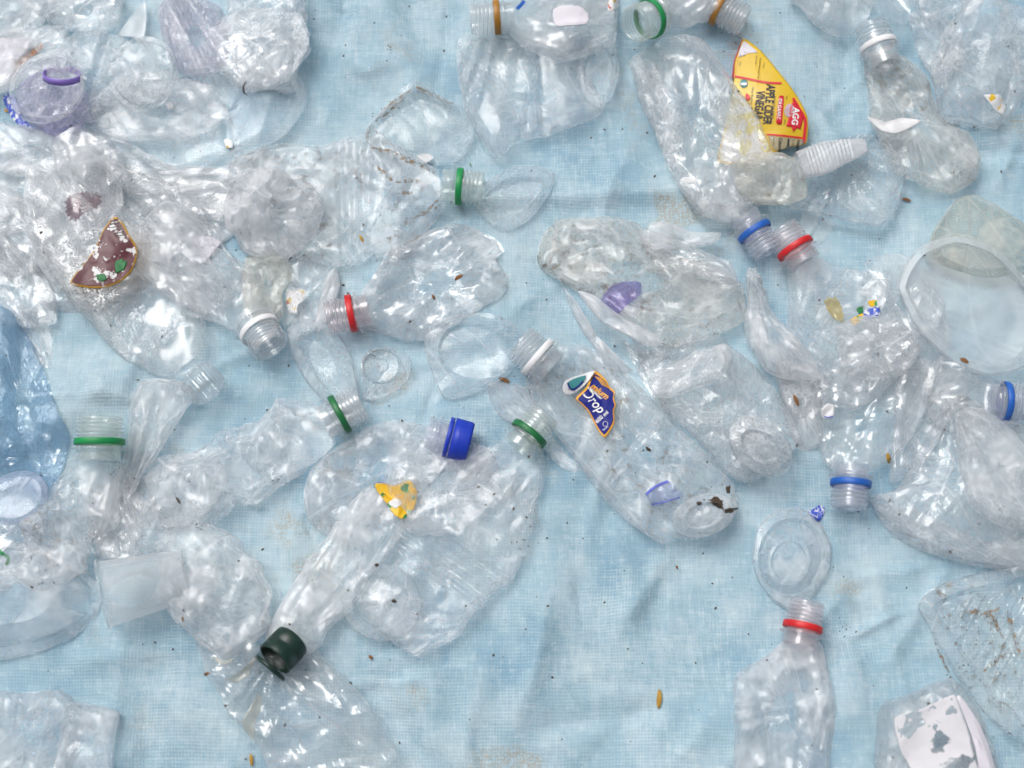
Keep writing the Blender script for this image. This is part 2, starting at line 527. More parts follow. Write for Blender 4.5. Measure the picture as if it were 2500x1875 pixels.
def sticker(name, o, mat, parent, keys, off=.0006, m=64, rows=14, bvh=None, even=8, jag=0.0, seed=3, curl=None, tri=None):
    """a torn label or a scrap lying on a surface: outline px, follows what is under it; a sheet with a back"""
    q = resample_closed(o, m)
    if jag:
        rng = np.random.default_rng(seed)
        c = q.mean(0); q = c + (q - c) * (1 + jag * (rng.random(m) - .5))[:, None]
    c = q.mean(0)
    ks = np.linspace(1, .02, rows)
    R = np.array([c + (q - c) * k for k in ks]).reshape(-1, 2)
    V = drape(R[:, 0], R[:, 1], keys, off)
    dep = (V - EYE) @ FWD
    g = dep.reshape(rows, m)
    for _ in range(even):                                # paper does not follow every small dent
        up = np.vstack([g[:1], g[:-1]]); dn = np.vstack([g[1:], g[-1:]])
        av = (up + dn + np.roll(g, 1, 1) + np.roll(g, -1, 1)) / 4
        g = np.minimum(g * .3 + av * .7, dep.reshape(rows, m) + (.0015 if even > 3 else 0))
    g = np.minimum(g, dep.reshape(rows, m) - off * .3) if even > 3 else g
    d = ray(R[:, 0], R[:, 1])
    V = EYE + d * g.reshape(-1)[:, None]
    if curl is not None:                                 # lift an edge: (x, y, reach px, mm)
        cx, cy, rc, h = curl
        V[:, 2] += h * .001 * np.exp(-(np.hypot(R[:, 0] - cx, R[:, 1] - cy) / rc) ** 2)
    back = V - np.array([0, 0, .00018])
    f = grid_faces(rows, m); f.append(tuple((rows - 1) * m + j for j in range(m)))
    fb = [tuple(rows * m + i for i in reversed(t)) for t in f]
    side = [(j, (j + 1) % m, rows * m + (j + 1) % m, rows * m + j)[::-1] for j in range(m)]
    rad = np.tile(np.repeat(ks, m), 2)
    uu = np.tile(R, (2, 1)) - np.min(R, 0)
    return put(name, np.vstack([V, back]), f + fb + side, mat, parent, True, {'rad': rad, 'fold': 0 * rad, 'lx': uu[:, 0] / 100, 'ly': uu[:, 1] / 100}, bvh)


def lettering(name, text, mat, parent, keys, x, y, size, ang=0, off=.0003, bold=0.0, shear=0.0, sx=1.0, align='LEFT', space=1.0):
    """writing printed on a surface: baseline starts at pixel x, y and runs at ang (degrees clockwise in the photo)"""
    cu = bpy.data.curves.new('type', 'FONT')
    cu.body = text; cu.size = 1.0; cu.offset = bold; cu.shear = shear; cu.align_x = align; cu.resolution_u = 3; cu.space_character = space
    tmp = bpy.data.objects.new('type', cu); COL.objects.link(tmp)
    me = tmp.to_mesh()
    v = np.array([w.co[:2] for w in me.vertices]) if len(me.vertices) else np.zeros((0, 2))
    f = [tuple(p.vertices) for p in me.polygons]
    tmp.to_mesh_clear(); bpy.data.objects.remove(tmp); bpy.data.curves.remove(cu)
    if not len(v): return None
    a = math.radians(ang)
    ux = np.array([math.cos(a), math.sin(a)]); uy = np.array([math.sin(a), -math.cos(a)])
    q = np.array([x, y]) + v[:, :1] * size * sx * ux + v[:, 1:] * size * uy
    V = drape(q[:, 0], q[:, 1], keys, off)
    return put(name, V, f, mat, parent, False)


# ------------------------------------------------------------------ turned pieces
def axis_frame(ring, tip, z, pitch):
    a = P(*ring, z); b = P(*tip, z)
    d = b - a; d /= np.linalg.norm(d)
    p = math.radians(pitch)
    d = d * math.cos(p) + np.array([0, 0, 1.0]) * math.sin(p)
    u = np.cross(d, [0, 0, 1.0]); u /= np.linalg.norm(u)
    w = np.cross(u, d)
    return a, d, u, w


def lathe(name, frame, prof, mat, parent, m=56, ridged=0.0, nr=40, thread=None, bvh=None, close=False):
    a, d, u, w = frame
    th = np.linspace(0, 2 * math.pi, m, endpoint=False)
    rows = []; fl = []
    for s, r in prof:
        rr = np.full(m, r); ff = np.zeros(m)
        if thread and thread[0] < s < thread[1] and r > thread[3]:
            ph = (s - thread[0]) / thread[2] - th / (2 * math.pi)
            tb = np.clip(np.cos(ph * 2 * math.pi) * 1.6 - .3, 0, 1) * min(1, (s - thread[0]) / .001, (thread[1] - s) / .001)
            rr = rr + thread[4] * tb; ff = tb  # crests go into the fold mask, so their light lines are painted haze
        if ridged:
            rr = rr * (1 + ridged * np.sign(np.cos(th * nr)))
        fl.append(ff)
        rows.append(a + d * s + (u * np.cos(th)[:, None] + w * np.sin(th)[:, None]) * rr[:, None])
    V = np.vstack(rows)
    f = grid_faces(len(prof), m)
    if close:
        f.append(tuple(range(m))[::-1]); f.append(tuple((len(prof) - 1) * m + j for j in range(m)))
    return put(name, V, f, mat, parent, True, {'fold': np.concatenate(fl), 'rad': np.zeros(len(V)), 'scuff': np.full(len(V), .5), 'wet': np.zeros(len(V))}, bvh)


def neck(parent, ring, tip, R, mat, ring_mat, lift=0.0, pitch=0, band=.0024, L=.0185, z=None, extra=0.0):
    """threaded bottle mouth with its flange and the tamper band left behind; R = band radius in mm"""
    R = R * .00095
    z = lift + R * 1.12 if z is None else z
    fr = axis_frame(ring, tip, z, pitch)
    mm = .001
    pr = [(-14 * mm - extra, .88 * R), (-9 * mm, .87 * R), (-6.6 * mm, .87 * R), (-6.2 * mm, .92 * R), (-5.9 * mm, 1.10 * R), (-4.6 * mm, 1.11 * R), (-4.3 * mm, .93 * R), (-3.4 * mm, .90 * R)]
    n = 52
    for i in range(n):
        s = -2.8 * mm + (L - 1.2 * mm + 2.8 * mm) * i / (n - 1)
        pr.append((s, .875 * R))
    pr += [(L - .6 * mm, .87 * R), (L, .84 * R), (L, .77 * R), (L - 1 * mm, .75 * R), (L * .5, .745 * R), (-6 * mm, .745 * R), (-13 * mm - extra, .80 * R)]
    nk = lathe('neck', fr, pr, mat, parent, 64, thread=(3.6 * mm, L - 1.6 * mm, 3.1 * mm, .8 * R, .075 * R))
    if ring_mat is not None:
        b = band
        prof = [(-b, .93 * R), (-b, 1.0 * R), (-b * .85, 1.02 * R), (b * .2, 1.02 * R), (b * .85, 1.005 * R), (b, .985 * R), (b, .93 * R), (-b, .93 * R)]
        t = lathe('tamper_band', fr, prof, ring_mat, nk, 72)
    return nk

# ------------------------------------------------------------------ materials
def new_mat(name):
    m = bpy.data.materials.new(name); m.use_nodes = True
    t = m.node_tree
    for n in list(t.nodes): t.nodes.remove(n)
    out = t.nodes.new('ShaderNodeOutputMaterial')
    return m, t, out


class NT:
    """short hand for wiring nodes"""
    def __init__(s, t):
        s.t = t
        s.pos = t.nodes.new('ShaderNodeNewGeometry').outputs['Position']

    def n(s, kind, **kw):
        return s.t.nodes.new(kind)

    def set(s, sock, v):
        if isinstance(v, bpy.types.NodeSocket): s.t.links.new(v, sock)
        else: sock.default_value = v

    def math(s, op, a, b=0.0, c=None, clamp=False):
        n = s.n('ShaderNodeMath'); n.operation = op; n.use_clamp = clamp
        s.set(n.inputs[0], a); s.set(n.inputs[1], b)
        if c is not None: s.set(n.inputs[2], c)
        return n.outputs[0]

    def noise(s, scale, detail=3, rough=.5, vec=None, dist=0.0):
        n = s.n('ShaderNodeTexNoise'); s.set(n.inputs['Vector'], vec or s.pos)
        n.inputs['Scale'].default_value = scale; n.inputs['Detail'].default_value = detail
        n.inputs['Roughness'].default_value = rough; n.inputs['Distortion'].default_value = dist
        return n.outputs['Fac']

    def voronoi(s, scale, feature='F1', vec=None, out='Distance', rnd=1.0):
        n = s.n('ShaderNodeTexVoronoi'); n.feature = feature; s.set(n.inputs['Vector'], vec or s.pos)
        n.inputs['Scale'].default_value = scale; n.inputs['Randomness'].default_value = rnd
        return n.outputs[out]

    def ramp(s, v, lo, hi):
        n = s.n('ShaderNodeMapRange'); n.interpolation_type = 'SMOOTHSTEP'
        s.set(n.inputs['Value'], v); s.set(n.inputs['From Min'], lo); s.set(n.inputs['From Max'], hi)
        return n.outputs['Result']

    def mix(s, f, a, b):
        n = s.n('ShaderNodeMix'); n.data_type = 'RGBA'
        s.set(n.inputs[0], f); s.set(n.inputs[6], a); s.set(n.inputs[7], b)
        return n.outputs[2]

    def shader(s, f, a, b):
        n = s.n('ShaderNodeMixShader'); s.set(n.inputs[0], f); s.t.links.new(a, n.inputs[1]); s.t.links.new(b, n.inputs[2])
        return n.outputs[0]

    def attr(s, name):
        n = s.n('ShaderNodeAttribute'); n.attribute_name = name
        return n.outputs['Fac']

    def bump(s, h, strength=.5, dist=.001, normal=None):
        n = s.n('ShaderNodeBump'); n.inputs['Strength'].default_value = strength; n.inputs['Distance'].default_value = dist
        s.set(n.inputs['Height'], h)
        if normal is not None: s.set(n.inputs['Normal'], normal)
        return n.outputs[0]

    def bsdf(s, kind, color, normal=None, rough=None):
        n = s.n(kind); s.set(n.inputs['Color'], color)
        if normal is not None and 'Normal' in n.inputs: s.set(n.inputs['Normal'], normal)
        if rough is not None: s.set(n.inputs['Roughness'], rough)
        return n.outputs[0]


def c4(c): return (*c, 1.0)


def plastic(name, tint=(.990, .993, .995), haze=.05, rough=.22, drops=0.0, dirt=0.0, stress_glint=.26, bump=.35, white=(.895, .915, .94), ior=1.5, dirt_col=(.16, .105, .06), fine=1.0, gain=.80, mottle=1.0):
    """thin clear plastic: it lets light through, its two faces mirror a little, scuffs and folds scatter"""
    m, t, out = new_mat(name)
    N = NT(t)
    if fine > 1: nrm = N.bump(N.noise(160 * fine, 1.5, .6), bump, .0010)
    else: nrm = t.nodes.new('ShaderNodeNewGeometry').outputs['Normal']
    fold = N.attr('fold')
    scuff = N.ramp(N.attr('scuff'), .40, .85)
    haze = haze * 1.3 if haze < .3 else haze
    haze_f = N.math('MULTIPLY_ADD', scuff, haze * 1.5 * mottle, haze * (.65 + .5 * (1 - mottle)))
    haze_f = N.math('MULTIPLY_ADD', fold, stress_glint, haze_f)  # white haze along folds: stress whitening plus painted thin highlight lines
    lw = N.n('ShaderNodeLayerWeight'); lw.inputs['Blend'].default_value = .35
    N.set(lw.inputs['Normal'], nrm)
    graz = N.math('POWER', lw.outputs['Facing'], 2.2)
    haze_f = N.math('MULTIPLY_ADD', graz, .12 + haze * .8, haze_f)
    haze_f = N.math('MULTIPLY_ADD', N.math('POWER', lw.outputs['Facing'], 9.0), .40, haze_f)   # edges seen along the wall
    if drops:
        where = N.ramp(N.attr('wet'), .66 - .20 * drops, .76 - .20 * drops)
        d = N.voronoi(620)
        nrm = N.bump(N.math('MULTIPLY', N.ramp(d, .55, .1), where), .75, .0008, nrm)
        haze_f = N.math('MULTIPLY_ADD', N.math('MULTIPLY', N.ramp(d, .22, .50), where), .11, haze_f)
    haze_f = N.math('MINIMUM', haze_f, .95)
    cl = N.bsdf('ShaderNodeBsdfTransparent', c4(tint))
    df = N.bsdf('ShaderNodeBsdfDiffuse', c4(white), nrm)
    tl = N.bsdf('ShaderNodeBsdfTranslucent', c4(white), nrm)
    body = N.shader(haze_f, cl, N.shader(.48, df, tl))
    l2 = N.n('ShaderNodeLayerWeight'); l2.inputs['Blend'].default_value = .5; N.set(l2.inputs['Normal'], nrm)
    ff = N.math('MULTIPLY_ADD', N.math('POWER', l2.outputs['Facing'], 5.0), .5, .042)     # both faces of a thin wall
    ff = N.math('MINIMUM', N.math('MULTIPLY', ff, gain), .85)
    gl = N.bsdf('ShaderNodeBsdfGlossy', (1, 1, 1, 1), nrm, rough)
    sh = N.shader(ff, body, gl)
    if dirt:
        dm = N.ramp(N.noise(140, 3, .7), .50, .72)
        area = N.ramp(N.attr('wet'), .62 - .3 * dirt, .80 - .3 * dirt)
        dm = N.math('MULTIPLY', N.math('MULTIPLY', dm, area), N.math('MULTIPLY_ADD', fold, 1.1, .10), clamp=True)
        dd = N.bsdf('ShaderNodeBsdfDiffuse', c4(tuple(v * .75 for v in dirt_col)), nrm)
        sh = N.shader(N.math('MULTIPLY', dm, .9), sh, dd)
    t.links.new(sh, out.inputs['Surface'])
    return m


def solid(name, col, rough=.35, bump=.1, vary=.12, spec=.5, sss=0.0):
    m, t, out = new_mat(name)
    N = NT(t)
    p = N.n('ShaderNodeBsdfPrincipled')
    k = N.noise(140, 4, .6)
    N.set(p.inputs['Base Color'], N.mix(k, c4(tuple(v * (1 - vary) for v in col)), c4(tuple(min(1, v * (1 + vary)) for v in col))))
    N.set(p.inputs['Roughness'], N.math('MULTIPLY_ADD', N.noise(300, 3), .25, rough - .1))
    p.inputs['Specular IOR Level'].default_value = spec
    N.set(p.inputs['Normal'], N.bump(N.noise(500, 3), bump, .0006))
    t.links.new(p.outputs[0], out.inputs['Surface'])
    return m


def scuffed(name, base, under=(.72, .72, .73), amount=.4, border=None, spots=None, scale=120, rough=.4, streak=None):
    """printed film with its ink rubbed off in flakes; optional border colour and coloured patches"""
    m, t, out = new_mat(name)
    N = NT(t)
    p = N.n('ShaderNodeBsdfPrincipled')
    col = c4(base)
    if spots:
        for i, (c, sc_, th) in enumerate(spots):
            mp = N.n('ShaderNodeMapping'); N.set(mp.inputs['Vector'], N.pos); mp.inputs['Location'].default_value = (i * 1.7, i * .9, 0)
            col = N.mix(N.ramp(N.noise(sc_, 2, .5, vec=mp.outputs[0]), th, th + .03), col, c4(c))
    if border:
        col = N.mix(N.ramp(N.attr('rad'), border[1] - .02, border[1]), col, c4(border[0]))
    w = N.noise(scale, 6, .7)
    col = N.mix(N.ramp(w, (1 - amount) * .5 + .235, (1 - amount) * .5 + .265), col, c4(under))
    N.set(p.inputs['Base Color'], col)
    p.inputs['Roughness'].default_value = rough
    N.set(p.inputs['Normal'], N.bump(w, .3, .0008))
    t.links.new(p.outputs[0], out.inputs['Surface'])
    return m


def tarp_material():
    m, t, out = new_mat('woven blue tarp')
    N = NT(t)
    p = N.n('ShaderNodeBsdfPrincipled')
    sep = N.n('ShaderNodeSeparateXYZ'); N.set(sep.inputs[0], N.pos)
    fine = N.noise(520, 1.5, .6)

    def threads(axis, period, name, width):
        v = N.math('ADD', N.math('MULTIPLY_ADD', fine, .0007, sep.outputs[axis]), N.attr(name))
        ph = N.math('FRACT', N.math('DIVIDE', v, period))
        return N.ramp(N.math('ABSOLUTE', N.math('SUBTRACT', ph, .5)), width, 0.03)
    mp = N.n('ShaderNodeMapping'); N.set(mp.inputs['Vector'], N.pos); mp.inputs['Scale'].default_value = (1, .16, 1)
    mq = N.n('ShaderNodeMapping'); N.set(mq.inputs['Vector'], N.pos); mq.inputs['Scale'].default_value = (.16, 1, 1)
    fx = N.noise(300, 2, .7, vec=mp.outputs[0]); fy = N.noise(300, 2, .7, vec=mq.outputs[0])
    tx = threads(0, .0023, 'wobx', .32); ty = threads(1, .0024, 'woby', .32)
    grid = N.math('MAXIMUM', N.math('MULTIPLY', tx, N.ramp(fx, .34, .58)), N.math('MULTIPLY', ty, N.ramp(fy, .34, .58)))
    mid = N.math('MULTIPLY_ADD', N.math('SUBTRACT', fine, .5), .8, N.attr('mid'), clamp=True)
    blue = N.mix(mid, (0.201, 0.350, 0.462, 1), (0.298, 0.447, 0.541, 1))
    pale = N.mix(mid, (0.329, 0.476, 0.557, 1), (0.427, 0.554, 0.609, 1))
    col = N.mix(N.attr('big'), blue, pale)
    col = N.mix(N.math('MULTIPLY', grid, N.attr('worn')), col, (0.576, 0.688, 0.724, 1))
    fsum = N.math('ADD', fx, fy)
    col = N.mix(N.math('MULTIPLY', N.ramp(fsum, 1.04, 1.30), .28), col, (0.617, 0.721, 0.751, 1))
    col = N.mix(N.math('MULTIPLY', N.ramp(fsum,   .96, .72), .26), col, (0.190, 0.344, 0.472, 1))
    st = N.math('MULTIPLY', N.attr('stain'), N.ramp(fine, .35, .60))
    col = N.mix(N.math('MULTIPLY', st, .6), col, (.33, .25, .16, 1))
    N.set(p.inputs['Base Color'], col)
    p.inputs['Roughness'].default_value = .58
    p.inputs['Specular IOR Level'].default_value = .35
    N.set(p.inputs['Normal'], N.bump(N.math('ADD', tx, ty), .30, .0006))
    t.links.new(p.outputs[0], out.inputs['Surface'])
    return m


def smear(name, col, scale=260):
    m, t, out = new_mat(name)
    N = NT(t)
    k = N.ramp(N.noise(scale, 4, .75), .42, .62)
    d = N.bsdf('ShaderNodeBsdfDiffuse', N.mix(N.noise(700, 2), c4(col), c4(tuple(v * 2.4 for v in col))))
    t.links.new(N.shader(N.math('MULTIPLY', k, .85), N.bsdf('ShaderNodeBsdfTransparent', (1, 1, 1, 1)), d), out.inputs['Surface'])
    return m


M = {}
M['tarp'] = tarp_material()
M['clear'] = plastic('clear plastic', haze=.075)
M['clear2'] = plastic('clear plastic scuffed', haze=.115, rough=.18, stress_glint=.30)
M['crisp'] = plastic('stiff clear plastic', haze=.06, rough=.09, stress_glint=.2, gain=1.5)
M['dirty'] = plastic('clear plastic with mud', haze=0.108, dirt=.5)
M['dirty2'] = plastic('clear plastic with some mud', dirt_col=(.2, .14, .08), haze=0.108, dirt=.30)
M['brown'] = plastic('clear plastic stained brown', haze=0.153, dirt=.30, tint=(.988, .984, .975), white=(.875, .875, .86), drops=0.0)
M['wet'] = plastic('clear plastic with droplets', haze=.085, drops=1.0, rough=.14, gain=1.3)
M['wet2'] = plastic('clear plastic with some droplets', haze=.095, drops=.55, rough=.15, gain=1.2)
M['wetgrey'] = plastic('grey clear plastic with droplets', haze=0.098, drops=.9, tint=(.965, .97, .973))
M['grey'] = plastic('greyish clear plastic', haze=0.108, tint=(.972, .975, .977), rough=.12, gain=1.3)
M['milk'] = plastic('milky plastic', haze=.22, rough=.22, stress_glint=.25, white=(.90, .91, .93))
M['milk2'] = plastic('milky film', haze=0.200, rough=.18, stress_glint=.2, fine=1.6)
M['film'] = plastic('soft clear film', haze=.085, rough=.13, stress_glint=.32, fine=1.8, bump=.5, gain=1.2)
M['frost'] = plastic('frosted white plastic', haze=.15, mottle=.15, rough=.28, stress_glint=.15, bump=.15)
M['frostbowl'] = plastic('frosted bowl plastic', haze=.22, mottle=.3, rough=.28, stress_glint=.15)
M['frost2'] = plastic('frosted stiff plastic', haze=.42, mottle=.1, rough=.25, stress_glint=.1, bump=.1)
M['ribbed'] = plastic('white ribbed plastic', haze=.42, mottle=.2, rough=.3, white=(.87, .875, .90), stress_glint=.3)
M['beige'] = plastic('beige frosted plastic', haze=0.307, rough=.2, tint=(.96, .955, .92), white=(.80, .79, .72), drops=.4)
M['purple'] = plastic('clear plastic with a violet cast', haze=0.164, tint=(.93, .92, .975), white=(.66, .63, .88))
M['mauve'] = plastic('faintly mauve clear plastic', haze=0.153, tint=(.955, .945, .965), white=(.82, .80, .86))
M['yellowed'] = plastic('yellowed clear plastic', haze=0.200, tint=(.985, .982, .96), white=(.885, .88, .84), dirt=.25)
M['bluefilm'] = plastic('blue film', haze=.13, tint=(.86, .93, .975), white=(.50, .69, .85), rough=.16, stress_glint=.25, fine=1.6, bump=.6, gain=1.6)
M['paleblue'] = plastic('pale bluish plastic', haze=0.275, tint=(.93, .95, .985), white=(.68, .74, .88))
M['tray'] = plastic('clear tray with grime', haze=0.087, dirt=.6, rough=.08, dirt_col=(.19, .135, .06))
M['neck'] = plastic('clear bottle mouth', haze=0.153, rough=.06, bump=.05, stress_glint=.13, gain=1.3, tint=(.975, .98, .982))
M['neckred'] = plastic('clear bottle mouth near red', haze=0.153, rough=.06, bump=.05, stress_glint=.13, gain=1.3, tint=(.96, .925, .935))
M['neckblue'] = plastic('clear bottle mouth near blue', haze=0.153, rough=.06, bump=.05, stress_glint=.13, gain=1.3, tint=(.935, .945, .975))
M['neckgreen'] = plastic('clear bottle mouth near green', haze=0.153, rough=.06, bump=.05, stress_glint=.13, gain=1.3, tint=(.95, .975, .958))
M['red'] = solid('red plastic band', (.60, .014, .018), .4, .3, .2)
M['green'] = solid('green plastic band', (.008, .26, .07), .4, .3, .2)
M['dgreen'] = solid('dark green plastic', (.006, .028, .020), .35)
M['green2'] = solid('deep green plastic band', (.010, .15, .045), .4, .3, .2)
M['blue'] = solid('blue plastic band', (.014, .11, .46), .4, .3, .2)
M['capblue'] = solid('blue plastic cap', (.008, .040, .46), .4)
M['bandwhite'] = solid('white plastic band', (.80, .80, .82))
M['gold'] = solid('gold plastic band', (.36, .165, .022), .3)
M['violet'] = solid('violet plastic band', (.23, .15, .52))
M['paper'] = solid('white paper', (.74, .74, .755), .7, .4, .05)
M['paper2'] = solid('lilac white paper', (.70, .67, .73), .7, .4, .05)
M['orange'] = scuffed('orange print', (.62, .19, .02), (.40, .17, .10), .40)
M['leaf'] = solid('dry brown leaf', (.20, .085, .022), .6, .5, .4)
M['leafy'] = solid('dry yellow leaf', (.42, .24, .03), .6, .5, .35)
M['leafg'] = solid('green leaf bit', (.08, .20, .03), .6, .5, .35)
M['soil'] = solid('dry soil', (.060, .042, .028), .9, .6, .5)
M['soilsmear'] = smear('smeared mud', (.15, .095, .05))
def torn_paper(name, col, scale=34, th=.45):
    m, t, out = new_mat(name)
    N = NT(t)
    k = N.ramp(N.noise(scale, 5, .6), th, th + .012)
    d = N.bsdf('ShaderNodeBsdfDiffuse', N.mix(N.noise(90, 4), c4(col), c4(tuple(v * .9 for v in col))))
    t.links.new(N.shader(k, N.bsdf('ShaderNodeBsdfTransparent', (1, 1, 1, 1)), d), out.inputs['Surface'])
    return m


M['tornpaper'] = torn_paper('torn white label', (.68, .675, .71))
M['ink'] = solid('black print', (.02, .02, .022), .5, .0, .0)
M['inkw'] = solid('white print', (.82, .82, .82), .5, .0, .0)
M['inkred'] = solid('red print', (.62, .015, .03), .4, .0, .05)
M['inkgold'] = solid('gold print', (.72, .34, .02), .4, .0, .05)
M['inkblue'] = solid('blue print', (.10, .12, .50), .5, .0, .2)
M['inkgreen'] = solid('green print', (.02, .17, .05), .5, .0, .4)
M['inkteal'] = solid('teal print', (.05, .25, .26), .5, .0, .1)
M['skin'] = solid('pinkish print', (.50, .36, .40), .5, .0, .3)
M['yellowlabel'] = solid('yellow glossy label', (.66, .435, .018), .3, .15, .04)
M['bluelabel'] = solid('blue glossy label', (.006, .012, .19), .45, .15, .06, .25)
M['silver'] = solid('silvery back of a label', (.72, .72, .74), .25, .3, .1)
M['maroon'] = scuffed('rubbed maroon label', (.085, .008, .018), (.66, .66, .67), .40, border=((.50, .27, .03), .955), scale=95)
M['maroonfade'] = plastic('faded maroon print', haze=0.500, white=(.30, .20, .24), tint=(.9, .85, .87))
M['yellowgreen'] = scuffed('rubbed yellow label', (.80, .47, .01), (.74, .70, .62), .22, spots=(((.03, .25, .05), 75, .60),), scale=110)
M['faded'] = plastic('faded label print', haze=0.450, white=(.80, .68, .30), tint=(.95, .9, .8))
M['fadedvinegar'] = scuffed('faded yellow print', (.72, .62, .22), (.78, .76, .72), .52, spots=(((.55, .08, .10), 70, .66), ((.5, .5, .52), 60, .6)), scale=90)
M['bluescuff'] = scuffed('rubbed blue print', (.035, .085, .48), (.72, .73, .76), .45, scale=260)
M['bluescuff2'] = plastic('rubbed blue print on film', haze=.30, white=(.62, .66, .86), tint=(.9, .92, .97))
M['chip'] = scuffed('white flake with yellow print', (.78, .78, .79), (.74, .74, .75), .2, spots=(((.70, .45, .01), 210, .60),), scale=200)
M['chipred'] = scuffed('white flake with red and yellow print', (.78, .78, .79), (.74, .74, .75), .1, spots=(((.70, .50, .01), 150, .56), ((.45, .01, .01), 160, .63)), scale=200)
M['purplelabel'] = plastic('violet label film', haze=.34, white=(.44, .35, .70), tint=(.85, .83, .95))
M['yellowfaint'] = plastic('faint yellow print', haze=0.500, white=(.82, .70, .38), tint=(.97, .94, .85))
M['glue'] = plastic('yellowish glue', haze=0.500, white=(.85, .83, .72), rough=.2)

# ------------------------------------------------------------------ the tarp
nx, ny = 500, 410
gx = np.concatenate([np.linspace(-1.8, -.6, 31)[:-1], np.linspace(-.60, .60, nx), np.linspace(.6, 1.8, 31)[1:]])
gy = np.concatenate([np.linspace(-1.6, -.48, 31)[:-1], np.linspace(-.48, .54, ny), np.linspace(.54, 1.8, 31)[1:]])
nx, ny = len(gx), len(gy)
X, Y = np.meshgrid(gx, gy)
tq = np.stack([X.ravel(), Y.ravel(), 0 * X.ravel()], 1)
ss = lambda v, lo, hi: (lambda t: t * t * (3 - 2 * t))(np.clip((v - lo) / (hi - lo), 0, 1))
stain = ss(fbm(tq, .035, 90, 5), .16, .45) * ss(fbm(tq, .14, 95, 2), .05, .35)
for cx, cy, r, k in ((955, 125, 60, 1), (1800, 85, 110, .8), (250, 1543, 26, .9), (590, 1320, 30, .9), (2075, 1445, 46, .8), (1285, 1310, 40, .6), (880, 150, 60, .5), (430, 1110, 30, .8), (610, 1000, 20, .7), (620, 440, 60, .4), (900, 1870, 60, .5), (2080, 450, 60, .4), (1340, 820, 50, .5), (1640, 590, 40, .4), (850, 590, 60, .4), (360, 1775, 40, .5)):
    c = P(cx, cy)
    stain = np.maximum(stain, k * np.exp(-((tq[:, 0] - c[0]) ** 2 + (tq[:, 1] - c[1]) ** 2) / (r / 3200) ** 2) * ss(fbm(tq, .009, 97, 3), -.35, .45))
tp = put('tarp', np.stack([X.ravel(), Y.ravel(), tarp_z(X, Y)], 1), grid_faces(ny, nx, False), M['tarp'], bvh='tarp', attrs={
    'wobx': .0030 * fbm(tq, .06, 80, 2), 'woby': .0030 * fbm(tq, .06, 84, 2), 'big': ss(fbm(tq, .07, 86, 6), -.72, .60), 'mid': ss(fbm(tq, .024, 88, 4), -.40, .42),
    'worn': .10 + .25 * ss(fbm(tq, .05, 89, 3), -.3, .35) + .30 * creases(tq[:, 1], tq[:, 0], .040, 420, .0026, 14, .5)[1] + .3 * creases(tq[:, 0], tq[:, 1], .12, 130, .0055, 4, 0)[1], 'stain': stain})
tag(tp, 'pale blue woven plastic tarp spread under all the plastic waste', 'tarp', kind='structure')


def ribbon(name, pts, w, mat, parent, keys, off=.0005, per=4.0, rough=False):
    r = catmull([(x, y) for x, y in pts], per)
    d = np.gradient(r, axis=0); d /= np.hypot(d[:, 0], d[:, 1])[:, None] + 1e-9
    n = len(r)
    nrm = np.stack([-d[:, 1], d[:, 0]], 1) * w / 2
    if rough:                                           # smears thin out at both ends and waver
        rr = np.random.default_rng(int(abs(pts[0][0])) + 3)
        u = np.linspace(0, 1, n)
        nrm = nrm * (np.sin(u * math.pi) ** .5 * (.5 + rr.random(n)))[:, None]
        r = r + np.cumsum(rr.normal(0, .5, (n, 2)), 0)
    a = drape(*(r + nrm).T, keys, off); b = drape(*(r - nrm).T, keys, off)
    n = len(r)
    V = np.empty((2 * n, 3)); V[0::2] = a; V[1::2] = b
    return put(name, V, [(2 * i, 2 * i + 1, 2 * i + 3, 2 * i + 2) for i in range(n - 1)], mat, parent, True)


BOT = 'bottles thrown on the tarp'
CUP = 'cups and lids on the tarp'
BAG = 'bags and films on the tarp'
SCR = 'scraps of label and paper'


def bottle(label, st, mat, seed, nk=None, ring=None, neckmat='neck', lift=0.0, key=None, pitch=0, nz=None, extra=0.0, band=.0024, L=.0185, name='crushed_bottle', **kw):
    """nk: (ring x, ring y, tip x, tip y, band radius mm)"""
    b = root(name, st[len(st) // 2][0], st[len(st) // 2][1], label, 'bottle', BOT, lift)
    tube('body', st, M[mat], b, seed, lift=lift, bvh=key, **kw)
    if nk:
        neck(b, nk[:2], nk[2:4], nk[4], M[neckmat], M[ring] if ring else None, lift, pitch, z=nz, extra=extra, band=band, L=L)
    return b


def blob(label, out, mat, seed, nk=None, ring=None, neckmat='neck', lift=0.0, key=None, h=22, pitch=0, nz=None, extra=0.0, L=.0185, band=.0024, name='crushed_bottle', **kw):
    """a bottle crushed out of shape: its outline on the tarp instead of stations"""
    o = np.array(out, float)
    b = root(name, o[:, 0].mean(), o[:, 1].mean(), label, 'bottle', BOT, lift)
    h = h * .68
    kw.setdefault('amp', 6.5); kw.setdefault('lam', 36); kw.setdefault('m', 230); kw.setdefault('step', 1.7); kw.setdefault('tents', 18); kw.setdefault('edge_amp', .7)
    loft('body', pillow(o, h), M[mat], b, seed, lift=lift, bvh=key, **kw)
    if nk:
        neck(b, nk[:2], nk[2:4], nk[4], M[neckmat], M[ring] if ring else None, lift, pitch, z=nz, extra=extra, band=band, L=L)
    return b


def thing(name, label, cat, group, rings, mat, seed, **kw):
    if rings[0][1] > .31 and len(rings) < 14:            # moulded cups and lids keep their rims
        kw.setdefault('tents', 3); kw['amp'] = kw.get('amp', 2) * .6
    return tag(loft(name, rings, M[mat], None, seed, **kw), label, cat, group)


